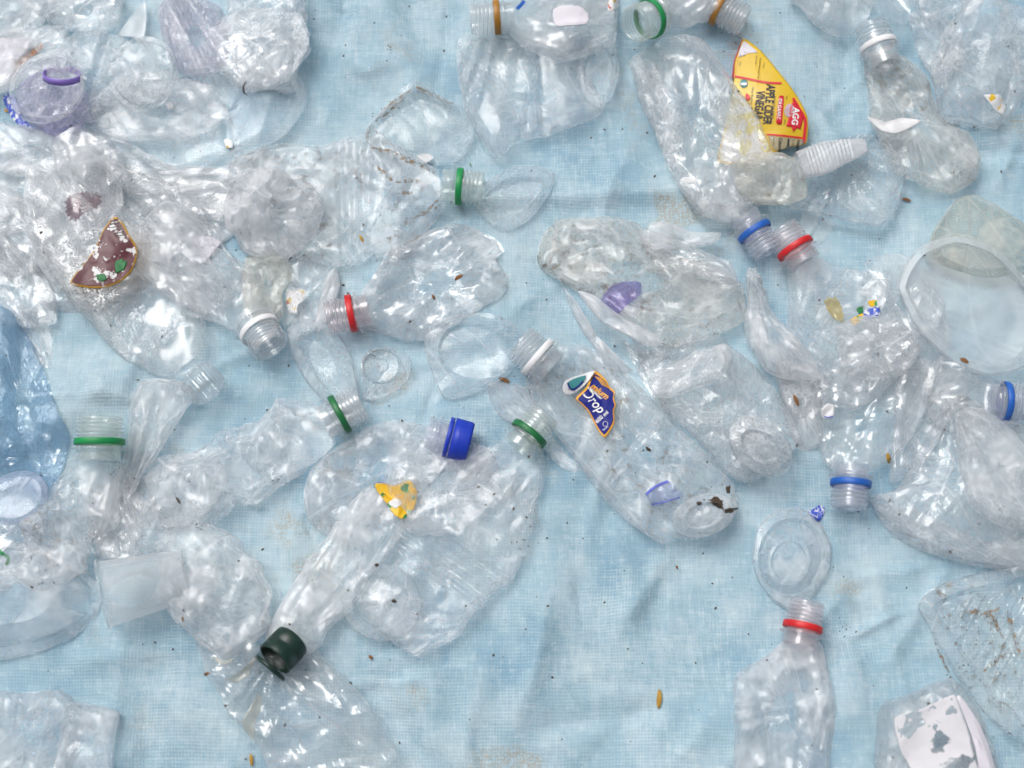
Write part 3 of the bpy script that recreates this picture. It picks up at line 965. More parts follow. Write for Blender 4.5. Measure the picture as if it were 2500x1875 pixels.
# ------------------------------------------------------------------ middle of the upper half
b_green = bottle('large clear bottle with a green band and mud streaks at its shoulder', [(1078, 457, 44, 12), (1030, 470, 82, 13), (960, 484, 126, 14), (850, 488, 133, 15), (720, 495, 131, 15), (640, 505, 122, 14), (585, 512, 98, 12)],
                 'dirty2', 3, (1122, 455, 1150, 457, 15), 'green', 'neckgreen', key='green', ribs=((.30, .50, 3, 1.0),), stretch=1.3, amp=6)
thing('crumpled_film', 'white crumpled plastic lump inside the base of the green-banded bottle', 'film', BAG,
      pillow([(560, 440), (640, 405), (735, 425), (790, 505), (770, 585), (705, 632), (605, 628), (565, 540)], 11), 'milk', 41, lift=.006, amp=11, lam=30, edge_amp=1, tents=30)
b_red = blob('twisted clear bottle with a red band lying mouth to the west', [(880, 720), (916, 675), (952, 614), (1024, 574), (1115, 545), (1205, 581), (1230, 614), (1211, 634), (1243, 680), (1229, 724), (1169, 762), (1060, 822), (1003, 832), (930, 815), (884, 798)],
               'grey', 5, (857, 765, 822, 772, 15), 'red', 'neckred', key='red', h=18)
thing('plastic_cup', 'clear cup lying open below the red-banded bottle with a dry leaf on it', 'cup', CUP,
      [(np.array([(1045, 800), (1120, 770), (1215, 775), (1280, 815), (1275, 880), (1225, 930), (1140, 970), (1085, 975), (1050, 900), (1035, 850)]), .5),
       (np.array([(1042, 805), (1120, 772), (1215, 777), (1279, 818), (1272, 880), (1222, 926), (1140, 965), (1085, 968), (1053, 900), (1040, 850)]), 9),
       (ell(1160, 860, 92, 70, 10), 13), (ell(1160, 862, 84, 62, 10), 10), (ell(1160, 862, 4, 4), 8)], 'clear2', 6, amp=4, lam=32)
thing('plastic_cup', 'crushed clear cup with a folded muddy rim above the green-banded bottle', 'cup', CUP,
      [(np.array([(892, 345), (895, 312), (945, 255), (1008, 205), (1030, 210), (1085, 240), (1150, 270), (1165, 330), (1110, 400), (1030, 396), (940, 372)]), 1),
       (np.array([(896, 345), (903, 312), (950, 264), (1010, 219), (1032, 224), (1085, 250), (1142, 280), (1156, 330), (1108, 396), (1030, 392), (940, 368)]), 12),
       (np.array([(910, 340), (925, 312), (965, 280), (1015, 245), (1035, 245), (1080, 265), (1125, 290), (1140, 330), (1100, 385), (1030, 380), (950, 358)]), 7),
       (ell(1030, 320, 60, 45, -30), 9), (ell(1030, 320, 4, 4), 10)], 'clear', 7, amp=4, lam=28, bvh='muddy')
thing('plastic_cup', 'crushed clear tub with moulded bands under the gold-banded bottle', 'cup', CUP,
      pillow(np.array([(1118, 95), (1250, 85), (1385, 88), (1430, 170), (1478, 268), (1395, 315), (1270, 345), (1212, 392), (1165, 330), (1128, 250)]), 15, rim=2), 'clear', 8, amp=5, lam=40, folds=((1290, -200, 40, 4, 900),))
thing('plastic_cup', 'small upright oval of clear plastic beside the banded tub', 'cup', CUP,
      [(ell(1463, 172, 50, 88, 4), .5), (ell(1463, 172, 48, 84, 4), 11), (ell(1462, 175, 38, 62, 4), 12), (ell(1462, 176, 33, 56, 4), 7), (ell(1462, 176, 3, 3), 7)], 'clear', 9, amp=1.6, lam=26)
thing('plastic_cup', 'clear oval cup flattened beside the mouth of the green-banded bottle', 'cup', CUP,
      [(np.array([(1155, 500), (1185, 450), (1250, 408), (1320, 405), (1353, 425), (1345, 470), (1300, 530), (1245, 565), (1190, 545)]), .5),
       (np.array([(1160, 498), (1188, 452), (1250, 412), (1320, 409), (1348, 427), (1340, 468), (1297, 526), (1245, 558), (1192, 540)]), 10),
       (np.array([(1180, 490), (1203, 455), (1255, 427), (1313, 423), (1330, 437), (1322, 465), (1285, 508), (1240, 530), (1203, 520)]), 13),
       (np.array([(1186, 488), (1207, 457), (1256, 430), (1309, 427), (1324, 440), (1317, 465), (1281, 504), (1240, 524), (1207, 515)]), 4),
       (ell(1262, 475, 4, 3), 4)], 'clear', 10, amp=1.8, lam=30)
thing('portion_tub', 'small clear portion lid with a round well between the green band and the cup', 'lid', CUP,
      [(np.array([(882, 880), (900, 855), (945, 848), (990, 860), (1006, 890), (998, 930), (960, 962), (915, 980), (888, 975), (884, 930)]), .6),
       (np.array([(884, 882), (902, 858), (945, 851), (988, 862), (1003, 891), (995, 929), (958, 959), (915, 976), (891, 971), (887, 930)]), 3.2),
       (np.array([(889, 884), (905, 862), (945, 855), (983, 866), (997, 892), (989, 926), (955, 953), (917, 968), (896, 963), (892, 930)]), 2.2),
       (ell(931, 893, 49, 45, 0), 2.8), (ell(931, 893, 45, 41), 5.5), (ell(931, 893, 41, 37), 1.5), (ell(931, 893, 18, 17), 1.2), (ell(931, 893, 15, 14), 2.0), (ell(931, 893, 2, 2), 2.0)], 'wet2', 11, amp=.5, step=1.2)
thing('plastic_cup', 'long clear oval cup lying against the green-banded mouth below the white band', 'cup', CUP,
      [(np.array([(700, 805), (745, 780), (810, 790), (850, 850), (875, 940), (878, 985), (850, 1012), (800, 990), (745, 930), (715, 870)]), .5),
       (np.array([(704, 808), (746, 785), (807, 795), (846, 852), (870, 940), (873, 983), (850, 1005), (803, 984), (750, 926), (719, 868)]), 10),
       (np.array([(725, 825), (752, 808), (795, 818), (828, 865), (848, 935), (850, 965), (836, 978), (806, 962), (765, 912), (737, 866)]), 14),
       (ell(790, 890, 26, 60, -25), 8), (ell(790, 890, 3, 3), 8)], 'milk2', 12, amp=3, lam=30)
thing('plastic_film', 'pointed clear wedge of plastic standing beside the red-banded mouth', 'film', BAG,
      pillow([(822, 655), (832, 690), (822, 740), (795, 800), (765, 800), (778, 740), (800, 690)], 9), 'milk2', 13, amp=2, lam=20)
thing('plastic_film', 'grey-clear round film behind the white flake with red and yellow print', 'film', BAG,
      pillow([(705, 640), (760, 630), (815, 660), (815, 730), (780, 800), (720, 830), (690, 790), (700, 710)], 6), 'clear2', 14, amp=3)

# ------------------------------------------------------------------ the bottle with the white band, and what lies round it
b_white = bottle('crumpled clear bottle with a white band and its mouth pointing down', [(612, 782, 50, 14), (575, 735, 74, 14), (520, 680, 88, 15), (455, 620, 92, 15), (400, 570, 80, 13), (372, 545, 60, 12)],
                 'clear2', 15, (634, 806, 655, 838, 16.5), 'bandwhite', 'neck', lift=.004, amp=7, lam=28, pitch=14, key='white')
thing('crumpled_film', 'yellow-stained crumpled film above the white-banded mouth', 'film', BAG,
      pillow([(600, 630), (660, 618), (708, 640), (712, 680), (690, 715), (688, 770), (640, 790), (598, 770), (590, 700)], 16), 'yellowed', 16, lift=.003, amp=6, lam=22)

# ------------------------------------------------------------------ maroon label bottle and neighbours
b_mar = bottle('wet clear bottle with a rubbed maroon label and a clear ribbed cap', [(462, 895, 46, 13), (425, 850, 82, 15), (372, 785, 100, 17), (310, 705, 108, 18), (240, 610, 118, 18), (170, 520, 112, 16), (120, 450, 90, 13)],
               'wet', 17, lift=.004, amp=3.6, lam=46, stretch=3.0, key='maroon')
lab = sticker('label', [(280, 528), (300, 544), (318, 577), (335, 606), (333, 631), (322, 660), (297, 685), (260, 701), (224, 703), (188, 698), (170, 689), (203, 645), (231, 609), (253, 559)], M['maroon'], b_mar, ['maroon'], .0008, even=30, bvh='marlab')
lab['label'] = 'maroon label rubbed white in flakes, gold along its round edge'
ribbon('gold_edge', [(318, 577), (334, 606), (332, 631), (321, 659), (296, 684), (260, 699), (224, 701), (188, 696), (170, 688)], 8, M['inkgold'], lab, ['marlab'], .0004)
for pts in ([(282, 640), (300, 632), (311, 645), (300, 660), (284, 668), (280, 655)], [(236, 672), (252, 668), (262, 680), (250, 688), (238, 684)]):
    sticker('green_print', pts, M['inkgreen'], lab, ['marlab'], .0004, m=24, rows=4, jag=.35, even=2)
for k in range(7):
    ribbon('print_line', [(262 + k * 3.2, 534 + k * 7.2), (285 + k * 3.6, 527 + k * 7.6)], 1.6, M['ink'], lab, ['marlab'], .0004)
fr = axis_frame((478, 917), (528, 972), .018, 6)
mm = .001
lathe('cap', fr, [(0, 13.8 * mm), (1 * mm, 14.6 * mm), (3 * mm, 14.4 * mm), (3.5 * mm, 13.8 * mm), (4.2 * mm, 14.5 * mm), (9 * mm, 14.6 * mm), (15 * mm, 14.4 * mm), (17.4 * mm, 13.9 * mm), (18.6 * mm, 12.6 * mm), (19 * mm, 10 * mm), (19 * mm, 1 * mm)], M['neck'], b_mar, 108, ridged=.022, nr=26, close=True)
thing('plastic_bag', 'twisted milky sleeve with droplets running down from the clear ribbed cap', 'bag', BAG,
      pillow([(318, 985), (345, 935), (400, 925), (465, 940), (478, 975), (455, 1000), (425, 1050), (390, 1110), (340, 1175), (310, 1235), (285, 1250), (280, 1200), (300, 1130), (315, 1060)], 14), 'milk', 18, lift=.002, amp=4, lam=38, folds=((295, 1240, 26, 5, 300),), bvh='sleeve')
thing('crumpled_film', 'crumpled clear film with faded maroon print over the labelled bottle', 'film', BAG,
      pillow([(70, 400), (150, 375), (230, 385), (290, 430), (300, 500), (250, 590), (190, 660), (130, 690), (90, 640), (60, 520)], 5), 'clear', 19, lift=.018, amp=5, lam=30, edge_amp=.9, bvh='marfilm')
o = sticker('faded_print', [(165, 482), (215, 468), (248, 480), (238, 505), (205, 520), (180, 540), (160, 515)], M['maroonfade'], None, ['marfilm'], .0006, jag=.25, even=2)
tag(o, 'dull maroon print scrap on the crumpled film above the maroon label', 'scrap', SCR)
thing('plastic_film', 'large clear sheet beneath the maroon-labelled bottle at the left edge', 'film', BAG,
      pillow([(-40, 420), (90, 360), (330, 400), (560, 420), (580, 520), (480, 560), (380, 640), (250, 760), (120, 760), (40, 700), (-40, 640)], 8), 'film', 20, amp=4.5, lam=50, edge_amp=1)
bottle('clear bottle body lying flat under the white flake with a torn label', [(360, 470, 60, 10), (430, 500, 70, 10), (500, 540, 60, 9), (540, 590, 40, 8)], 'film', 21, amp=5, lam=30, name='flattened_bottle')

# ------------------------------------------------------------------ top left heap
thing('plastic_tray', 'large clear tray with a long curved rim and a gridded finger grip', 'tray', CUP,
      [(np.array([(240, 250), (300, 345), (385, 425), (480, 435), (600, 385), (700, 330), (752, 250), (745, 190), (700, 160), (560, 150), (400, 170), (290, 190)]), .5),
       (np.array([(246, 250), (304, 341), (387, 419), (480, 429), (597, 380), (695, 326), (745, 249), (738, 194), (697, 166), (560, 156), (400, 176), (294, 196)]), 14),
       (np.array([(262, 252), (318, 335), (395, 402), (478, 410), (588, 364), (678, 312), (722, 245), (714, 204), (680, 184), (560, 174), (406, 192), (306, 212)]), 15),
       (np.array([(268, 253), (324, 332), (398, 396), (477, 403), (584, 358), (670, 307), (712, 243), (705, 207), (676, 190), (560, 180), (408, 198), (310, 217)]), 6),
       (ell(500, 285, 110, 60, -12), 5), (ell(500, 285, 5, 5), 5)], 'clear', 22, amp=3, lam=46, bvh='tray')
thing('dome_cover', 'round clear dome lid on top of the heap beside the violet print', 'lid', CUP,
      [(ell(350, 180, 84, 92, 20), 1), (ell(350, 180, 82, 90, 20), 8), (ell(351, 180, 74, 80, 20), 9), (ell(352, 181, 70, 76, 20), 14), (ell(354, 184, 40, 44, 20), 17), (ell(354, 184, 3, 3), 21)], 'clear2', 23, lift=.020, amp=5, lam=30, tents=10)
thing('plastic_bag', 'big crumpled clear bag folded over the top of the heap', 'bag', BAG,
      pillow([(60, 210), (130, 130), (200, 75), (300, 90), (350, 150), (340, 240), (240, 300), (130, 322), (70, 300)], 14), 'clear', 24, lift=.010, amp=7, lam=36, folds=((210, 260, 20, 5, 200),), bvh='heapbag')
b_vio = bottle('crushed clear bottle end with violet print and a violet band', [(170, 195, 45, 12), (150, 225, 70, 14), (120, 262, 84, 15), (95, 295, 70, 13)], 'purple', 25, lift=.008, amp=7, lam=24, key='violet')
fr = axis_frame((152, 185), (160, 150), .034, 45)
lathe('tamper_band', fr, [(-2.4 * mm, 13.5 * mm), (-2.4 * mm, 14.6 * mm), (2.4 * mm, 14.4 * mm), (2.4 * mm, 13.5 * mm), (-2.4 * mm, 13.5 * mm)], M['violet'], b_vio, 64)
thing('clear_tumbler', 'ribbed clear tumbler with a faint mauve cast lying at the top edge', 'cup', CUP,
      pillow([(385, 30), (430, -30), (540, 20), (566, 110), (540, 175), (470, 190), (415, 150)], 22), 'mauve', 26, lift=.006, amp=3, lam=34, folds=((350, -140, 60, 4, 420),))
bottle('clear bottle with moulded hoops and a dark twig inside, top of heap', [(640, -60, 75, 14), (645, 0, 88, 15), (655, 80, 86, 15), (650, 160, 72, 14), (645, 205, 60, 12)], 'clear2', 27, lift=.006, ribs=((.05, .6, 5, 1.1),), amp=5, lam=30, key='twig')
o = tag(put('twig', *(lambda pts: (lambda r: (np.vstack([P(r[:, 0] + dx, r[:, 1] + dy, .036 + dz) for dx, dy, dz in ((-2, 0, 0), (2, 0, 0), (0, 0, .0012))]), [(i + a * len(r), i + 1 + a * len(r), i + 1 + b * len(r), i + b * len(r)) for i in range(len(r) - 1) for a, b in ((0, 1), (1, 2), (2, 0))]))(catmull(pts, 3)))([(600, 200), (594, 212), (596, 226), (604, 232)]), M['soil']), 'thin dark curved twig on the hooped bottle', 'twig')
thing('plastic_bag', 'milky bag corner filling the top left edge of the photo', 'bag', BAG,
      pillow([(-60, -40), (60, -40), (130, 0), (110, 60), (60, 85), (-60, 100)], 14), 'milk2', 28, amp=6, lam=30)
thing('plastic_film', 'clear crumpled film between the tumbler and the milky corner', 'film', BAG,
      pillow([(120, -30), (230, -40), (300, -20), (290, 60), (240, 90), (140, 70), (105, 40)], 14), 'film', 29, lift=.003, amp=6, lam=28)
thing('plastic_cup', 'clear round cup lying over the violet-printed bottle end', 'cup', CUP,
      [(ell(115, 215, 98, 84, -35), 1), (ell(115, 215, 95, 81, -35), 9), (ell(116, 214, 86, 73, -35), 10), (ell(117, 213, 82, 69, -35), 4), (ell(120, 212, 52, 44, -35), 6), (ell(120, 212, 47, 39, -35), 3), (ell(120, 212, 3, 3), 6)], 'clear2', 33, lift=.028, amp=5, lam=26, tents=10)
thing('plastic_film', 'wide clear sheet draped between the dome cover and the big tray', 'film', BAG,
      pillow([(200, 240), (300, 200), (430, 190), (520, 210), (560, 290), (450, 340), (300, 350), (220, 310)], 6), 'clear', 34, lift=.012, amp=4, lam=36, edge_amp=1)
thing('plastic_film', 'clear folded film over the moulded hoops at the top of the heap', 'film', BAG,
      pillow([(520, 60), (600, 20), (730, 30), (755, 110), (700, 200), (600, 230), (530, 170)], 8), 'film', 35, lift=.020, amp=4, lam=30)
thing('plastic_film', 'clear film lapping over the upper corner of the heap and its paper sheet', 'film', BAG,
      pillow([(-40, 60), (60, 70), (150, 60), (180, 130), (100, 180), (30, 220), (-40, 230)], 8), 'clear2', 36, lift=.010, amp=5, lam=30)
thing('plastic_film', 'clear crumpled strip between the big tray and the green-banded bottle', 'film', BAG,
      pillow([(230, 380), (330, 420), (450, 450), (560, 440), (600, 480), (540, 540), (420, 530), (320, 490)], 8), 'film', 37, lift=.006, amp=5, lam=26)
o = tag(sticker('paper_scrap', [(355, 3), (358, 50), (350, 95), (318, 90), (288, 85), (320, 40)], M['frost2'], None, ['tarp'], .006, even=20), 'white triangular plastic-coated paper scrap beside the ribbed tumbler', 'paper', SCR)
o = tag(sticker('paper_scrap', [(-30, 100), (30, 92), (80, 100), (62, 125), (40, 150), (22, 190), (-30, 200)], M['paper2'], None, ['tarp'], .004, even=20, bvh='pap'), 'large white paper sheet with an orange print at the left edge', 'paper', SCR)
sticker('orange_print', [(30, 170), (32, 155), (60, 135), (100, 105), (104, 118), (70, 145), (48, 165), (38, 180)], M['orange'], o, ['pap'], .0005, m=40, rows=6, jag=.1)
o = tag(sticker('label_scrap', [(8, 240), (30, 228), (45, 262), (60, 300), (90, 318), (60, 312), (30, 290)], M['bluescuff'], None, ['tarp'], .004, jag=.2), 'rubbed violet-blue label scrap under the violet bottle end', 'label', SCR)
bottle('clear valve-shaped bottle end with rounded bumps under the big tray', [(170, 330, 50, 12), (200, 380, 66, 14), (235, 425, 72, 14), (265, 465, 60, 12)], 'grey', 31, lift=.010, amp=7, lam=26)
for pts, mt, lb in (([(546, 342), (560, 340), (570, 350), (566, 362), (552, 360)], 'chip', 'tiny white flake with a yellow dot on the tray rim'), ([(405, 255), (418, 250), (424, 262), (412, 268)], 'chip', 'tiny yellow flake below the dome lid')):
    tag(sticker('paper_flake', pts, M[mt], None, ['tray', 'tarp'], .0015, m=20, rows=4, jag=.3), lb, 'scrap', SCR)
bottle('flat clear bottle with a green rim cut off by the left edge', [(-60, 470, 40, 9), (0, 520, 66, 10), (40, 590, 74, 10), (60, 660, 60, 9)], 'wet2', 32, lift=.006, amp=6, lam=30, name='flattened_bottle')

# ------------------------------------------------------------------ left edge, middle
thing('plastic_bag', 'bright blue crumpled bag at the left edge of the photo', 'bag', BAG,
      pillow([(-60, 740), (30, 775), (80, 840), (115, 920), (148, 1000), (172, 1060), (160, 1130), (125, 1215), (60, 1190), (-60, 1170)], 12), 'bluefilm', 51, amp=9, lam=30, tents=34, edge_amp=.8, m=200, bvh='bluebag')
thing('plastic_film', 'thin clear film edge between the blue bag and the wet labelled bottle', 'film', BAG,
      pillow([(40, 770), (110, 760), (128, 830), (130, 900), (95, 890), (60, 830)], 2), 'clear', 52, amp=1, tents=3)
thing('plastic_cup', 'pale bluish cup bottom lying over the blue bag', 'cup', CUP,
      [(ell(40, 1215, 82, 62, -25), 1), (ell(40, 1215, 80, 60, -25), 10), (ell(40, 1214, 66, 48, -25), 13), (ell(40, 1214, 4, 4), 12)], 'paleblue', 53, lift=.010, amp=3, lam=24)
b_gl = bottle('squeezed clear bottle with a green band standing mouth up beside the blue bag', [(238, 1112, 52, 15), (232, 1150, 66, 15), (196, 1225, 80, 15), (150, 1310, 74, 14), (105, 1385, 60, 13), (75, 1425, 46, 12)],
              'dirty2', 54, (243, 1078, 245, 1045, 19), 'green', 'neckgreen', lift=.008, amp=7, lam=26, stretch=3.0, pitch=8, key='gleft')
thing('plastic_bag', 'clear looping film bag beneath the squeezed green-banded bottle', 'bag', BAG,
      pillow([(240, 1230), (300, 1210), (345, 1250), (350, 1330), (330, 1370), (280, 1385), (235, 1360), (215, 1300)], 10), 'film', 55, amp=6, lam=26, folds=((280, 1210, 18, 4, 160),))
thing('plastic_bag', 'clear bag with a green mark at the left edge below the blue bag', 'bag', BAG,
      pillow([(-60, 1270), (20, 1260), (90, 1240), (110, 1290), (60, 1380), (10, 1440), (-60, 1440)], 12), 'film', 56, lift=.003, amp=6, lam=30, bvh='gmark')
tag(ribbon('green_print_scrap', [(-6, 1340), (6, 1352), (20, 1362), (16, 1380)], 8, M['green'], None, ['gmark'], .001), 'small green printed sliver at the left edge', 'scrap', SCR)
thing('plastic_bowl', 'large clear bowl lid with curved rims at the lower left edge', 'bowl', CUP,
      [(np.array([(-80, 1330), (60, 1325), (190, 1380), (250, 1430), (245, 1500), (180, 1560), (80, 1600), (-80, 1605)]), 1),
       (np.array([(-80, 1334), (60, 1330), (186, 1383), (243, 1432), (238, 1497), (177, 1554), (80, 1592), (-80, 1597)]), 9),
       (np.array([(-80, 1345), (55, 1341), (172, 1390), (222, 1436), (218, 1490), (166, 1538), (76, 1570), (-80, 1574)]), 10),
       (np.array([(-80, 1350), (54, 1346), (166, 1393), (214, 1438), (210, 1486), (161, 1530), (75, 1560), (-80, 1562)]), 17),
       (np.array([(-70, 1400), (30, 1390), (100, 1420), (125, 1450), (120, 1480), (90, 1505), (40, 1520), (-70, 1522)]), 26), (ell(20, 1460, 6, 6), 26)], 'milk2', 57, amp=1.4, lam=60, tents=3)
b_mid = bottle('crumpled clear bottle with a deep green band lying across the left middle', [(795, 1030, 56, 14), (750, 1052, 66, 15), (680, 1090, 78, 15), (600, 1130, 84, 15), (510, 1170, 84, 15), (430, 1205, 82, 14), (385, 1225, 66, 12)],
               'clear2', 58, (829, 1011, 862, 993, 16), 'green2', 'neck', lift=.003, amp=7, lam=26, stretch=1.8, key='mid')
fr = axis_frame((350, 1428), (246, 1455), .0262, 9)
cup = tag(lathe('plastic_cup', fr, [(-31 * mm, 1 * mm), (-31 * mm, 10 * mm), (-31 * mm, 17.5 * mm), (-29.5 * mm, 18.8 * mm), (-15 * mm, 20 * mm), (-14 * mm, 20.6 * mm), (5 * mm, 22.2 * mm), (24 * mm, 23.6 * mm), (27.5 * mm, 23.9 * mm), (27.8 * mm, 25.6 * mm), (29 * mm, 25.9 * mm), (29.6 * mm, 25.2 * mm), (29.4 * mm, 23.6 * mm), (24 * mm, 23 * mm), (5 * mm, 21.6 * mm), (-15 * mm, 19.6 * mm), (-29 * mm, 18.2 * mm)], M['frost'], None, 120), 'frosted white cup lying on its side above the dark green cap', 'cup', CUP)
bottle('milky crushed bottle running from the frosted cup to the dark green cap', [(425, 1300, 55, 13), (465, 1350, 84, 15), (520, 1425, 105, 16), (575, 1500, 104, 15), (612, 1552, 80, 13)], 'milk', 60, lift=.010, amp=6, lam=34, key='milkb')
# the blue-capped bottle
b_cap = blob('wide crushed bottle with a blue screw cap and a torn yellow label', [(1100, 1040), (1040, 1038), (965, 1024), (890, 1045), (825, 1095), (760, 1145), (742, 1200), (750, 1265), (800, 1312), (850, 1300), (920, 1275), (1010, 1225), (1070, 1160), (1110, 1105)],
               'clear2', 61, (1088, 1066, 1140, 1078, 14), None, 'neckblue', lift=.004, key='capb', h=17)
fr = axis_frame((1090, 1066), (1140, 1078), .022, -5)
lathe('tamper_band', fr, [(0, 14.2 * mm), (0, 15.2 * mm), (3.4 * mm, 15.2 * mm), (3.4 * mm, 14.2 * mm), (0, 14.2 * mm)], M['capblue'], b_cap, 96)
cp = lathe('screw_cap', fr, [(4.1 * mm, 14 * mm), (4.1 * mm, 15.3 * mm), (9 * mm, 15.3 * mm), (16 * mm, 15.1 * mm), (17.6 * mm, 14.6 * mm), (18.2 * mm, 13.4 * mm), (18.2 * mm, 6 * mm), (18.2 * mm, .5 * mm)], M['capblue'], b_cap, 120, ridged=.008, nr=60, close=True)
# long narrow tube down to the dark green cap
bottle('long narrow milky bottle running up from the dark green cap', [(688, 1590, 50, 11), (730, 1530, 62, 12), (790, 1445, 66, 12), (850, 1360, 68, 12), (905, 1285, 66, 12), (950, 1225, 54, 10)], 'milk2', 62, lift=.008, amp=3.5, lam=46, stretch=3.5, flat=.7, key='narrow')
lb = sticker('label', [(915, 1183), (935, 1180), (965, 1186), (1000, 1172), (1018, 1200), (1012, 1240), (985, 1266), (962, 1256), (945, 1230), (925, 1205)], M['yellowgreen'], b_cap, ['capb', 'narrow'], .0012, even=140, jag=.05, bvh='yel')
ribbon('green_print', [(917, 1187), (922, 1196), (931, 1205), (940, 1212)], 8, M['inkgreen'], lb, ['yel'], .0004)
sticker('white_print', [(948, 1228), (966, 1216), (982, 1226), (966, 1242)], M['paper'], lb, ['yel'], .0004, m=24, rows=4, even=2)
ribbon('blue_print', [(925, 1178), (940, 1181), (954, 1184)], 4, M['inkblue'], lb, ['yel'], .0005)
b_long = bottle('large flattened bottle with a green band at its mouth beside the printed blue label bottle', [(1272, 1085, 52, 12), (1258, 1125, 70, 13), (1215, 1200, 104, 14), (1150, 1295, 124, 14), (1070, 1410, 128, 14), (990, 1510, 112, 12), (962, 1545, 92, 11)],
                'clear', 63, (1292, 1058, 1314, 1030, 15.5), 'green2', 'neckgreen', lift=.006, amp=4.5, lam=46, stretch=1.6, ribs=((.45, .68, 6, .9),), key='long')
thing('bottle_bottom', 'round clear bottle bottom with a grey seed at the foot of the flattened bottle', 'lid', CUP,
      [(ell(930, 1470, 102, 96, 30), 1), (ell(930, 1470, 98, 92, 30), 8), (ell(930, 1470, 72, 68, 30), 11), (ell(930, 1470, 60, 57, 30), 6), (ell(930, 1470, 4, 4), 9)], 'wet2', 64, lift=.003, amp=4.5, lam=22)

# ------------------------------------------------------------------ bottom left
b_dg = root('crushed_bottle', 740, 1720, 'flat glossy clear bottle with a dark green flip cap on its mouth', 'bottle', BOT)
loft('body', pillow(np.array([(472, 1548), (500, 1620), (533, 1691), (575, 1750), (619, 1808), (700, 1930), (1010, 1930), (972, 1840), (904, 1718), (827, 1637), (760, 1572), (690, 1560), (600, 1580), (520, 1545)], float), 12), M['crisp'], b_dg, 65, lift=.002, amp=7, lam=44, tents=34, m=240, step=1.7, edge_amp=.8, folds=((665, 1600, 12, 4, 260),), bvh='dg')
for pts in ([(520, 1600), (545, 1612), (575, 1606), (548, 1625), (530, 1618)], [(555, 1660), (585, 1640), (600, 1625), (625, 1600), (612, 1640), (580, 1668)], [(590, 1760), (615, 1720), (632, 1690), (640, 1720), (622, 1770), (620, 1810), (604, 1790)]):
    sticker('glue_patch', pts, M['glue'], b_dg, ['dg'], .0005, m=40, rows=5, even=3, jag=.2)
fr = axis_frame((702, 1576), (664, 1622), .020, 24)
cp = lathe('screw_cap', fr, [(-6 * mm, 1 * mm), (-6 * mm, 12.6 * mm), (-5 * mm, 13.6 * mm), (-4 * mm, 13.9 * mm), (4 * mm, 13.9 * mm), (4.4 * mm, 13.4 * mm), (4.8 * mm, 13.9 * mm), (13 * mm, 13.9 * mm), (14 * mm, 13.6 * mm), (14.4 * mm, 12.8 * mm), (14 * mm, 12.1 * mm), (0, 11.8 * mm), (-2 * mm, 11 * mm), (-2 * mm, 1 * mm)], M['dgreen'], b_dg, 96, ridged=.003, nr=48)
a, d, u, w = fr
hinge = a + d * .0155 - w * .010
lathe('flip_lid', (hinge, d * .94 - w * .34, u, w * .94 + d * .34), [(0, 1 * mm), (0, 12.6 * mm), (.8 * mm, 13.4 * mm), (3.2 * mm, 13.4 * mm), (3.2 * mm, 12.3 * mm), (1.2 * mm, 11.8 * mm), (1.2 * mm, 1 * mm)], M['dgreen'], cp, 72)
fr = axis_frame((640, 1590), (680, 1585), .016, 40)
lathe('neck', fr, [(-3 * mm, 14 * mm), (-2 * mm, 16 * mm), (2 * mm, 16 * mm), (3 * mm, 14 * mm), (8 * mm, 13.4 * mm)], M['neck'], b_dg, 64)
thing('plastic_cup', 'clear crushed cup with a curled rim at the bottom left corner', 'cup', CUP,
      pillow([(-60, 1700), (60, 1690), (150, 1685), (190, 1720), (165, 1800), (130, 1940), (-60, 1940)], 20), 'clear2', 66, amp=6, lam=50)
thing('plastic_cup', 'rectangular clear plastic piece beside the curled cup at the bottom edge', 'cup', CUP,
      pillow([(165, 1715), (230, 1722), (292, 1740), (280, 1810), (262, 1940), (120, 1940), (145, 1820)], 12), 'milk2', 67, lift=.004, amp=2.5, lam=50)

# ------------------------------------------------------------------ the bottle with the blue printed label
b_drop = blob('crushed clear bottle with a white band and a torn blue label with gold edges', [(1285, 940), (1300, 900), (1345, 850), (1417, 838), (1470, 862), (1525, 905), (1634, 1017), (1742, 1125), (1797, 1195), (1800, 1240), (1770, 1290), (1706, 1318), (1650, 1315), (1616, 1330), (1540, 1280), (1471, 1216), (1417, 1144), (1360, 1070), (1319, 1018)],
                'dirty2', 70, (1312, 872, 1285, 850, 17.5), 'bandwhite', 'neck', lift=.006, key='drop', pitch=6, h=18)
loft('base', [(ell(1718, 1258, 80, 52, -18), 6), (ell(1718, 1258, 76, 48, -18), 20), (ell(1718, 1259, 50, 32, -18), 26), (ell(1716, 1260, 40, 25, -18), 20), (ell(1716, 1260, 3, 2), 22)], M['milk2'], b_drop, 170, lift=.004, amp=1.5, lam=18, bvh='drop')
dl = sticker('label', [(1451, 905), (1478, 925), (1489, 945), (1501, 955), (1499, 974), (1504, 988), (1499, 1003), (1500, 1031), (1491, 1050), (1476, 1069), (1460, 1050), (1450, 1031), (1435, 1003), (1417, 984), (1405, 972), (1431, 945)], M['inkgold'], b_drop, ['drop'], .0015, even=60, bvh='dlab', m=96)
dp = sticker('blue_print', scaled([(1451, 905), (1478, 925), (1489, 945), (1501, 955), (1499, 974), (1504, 988), (1499, 1003), (1500, 1031), (1491, 1050), (1476, 1069), (1460, 1050), (1450, 1031), (1435, 1003), (1417, 984), (1405, 972), (1431, 945)], .90), M['bluelabel'], dl, ['dlab'], .0004, even=2, bvh='dlab', m=96)
KD = ['dlab']
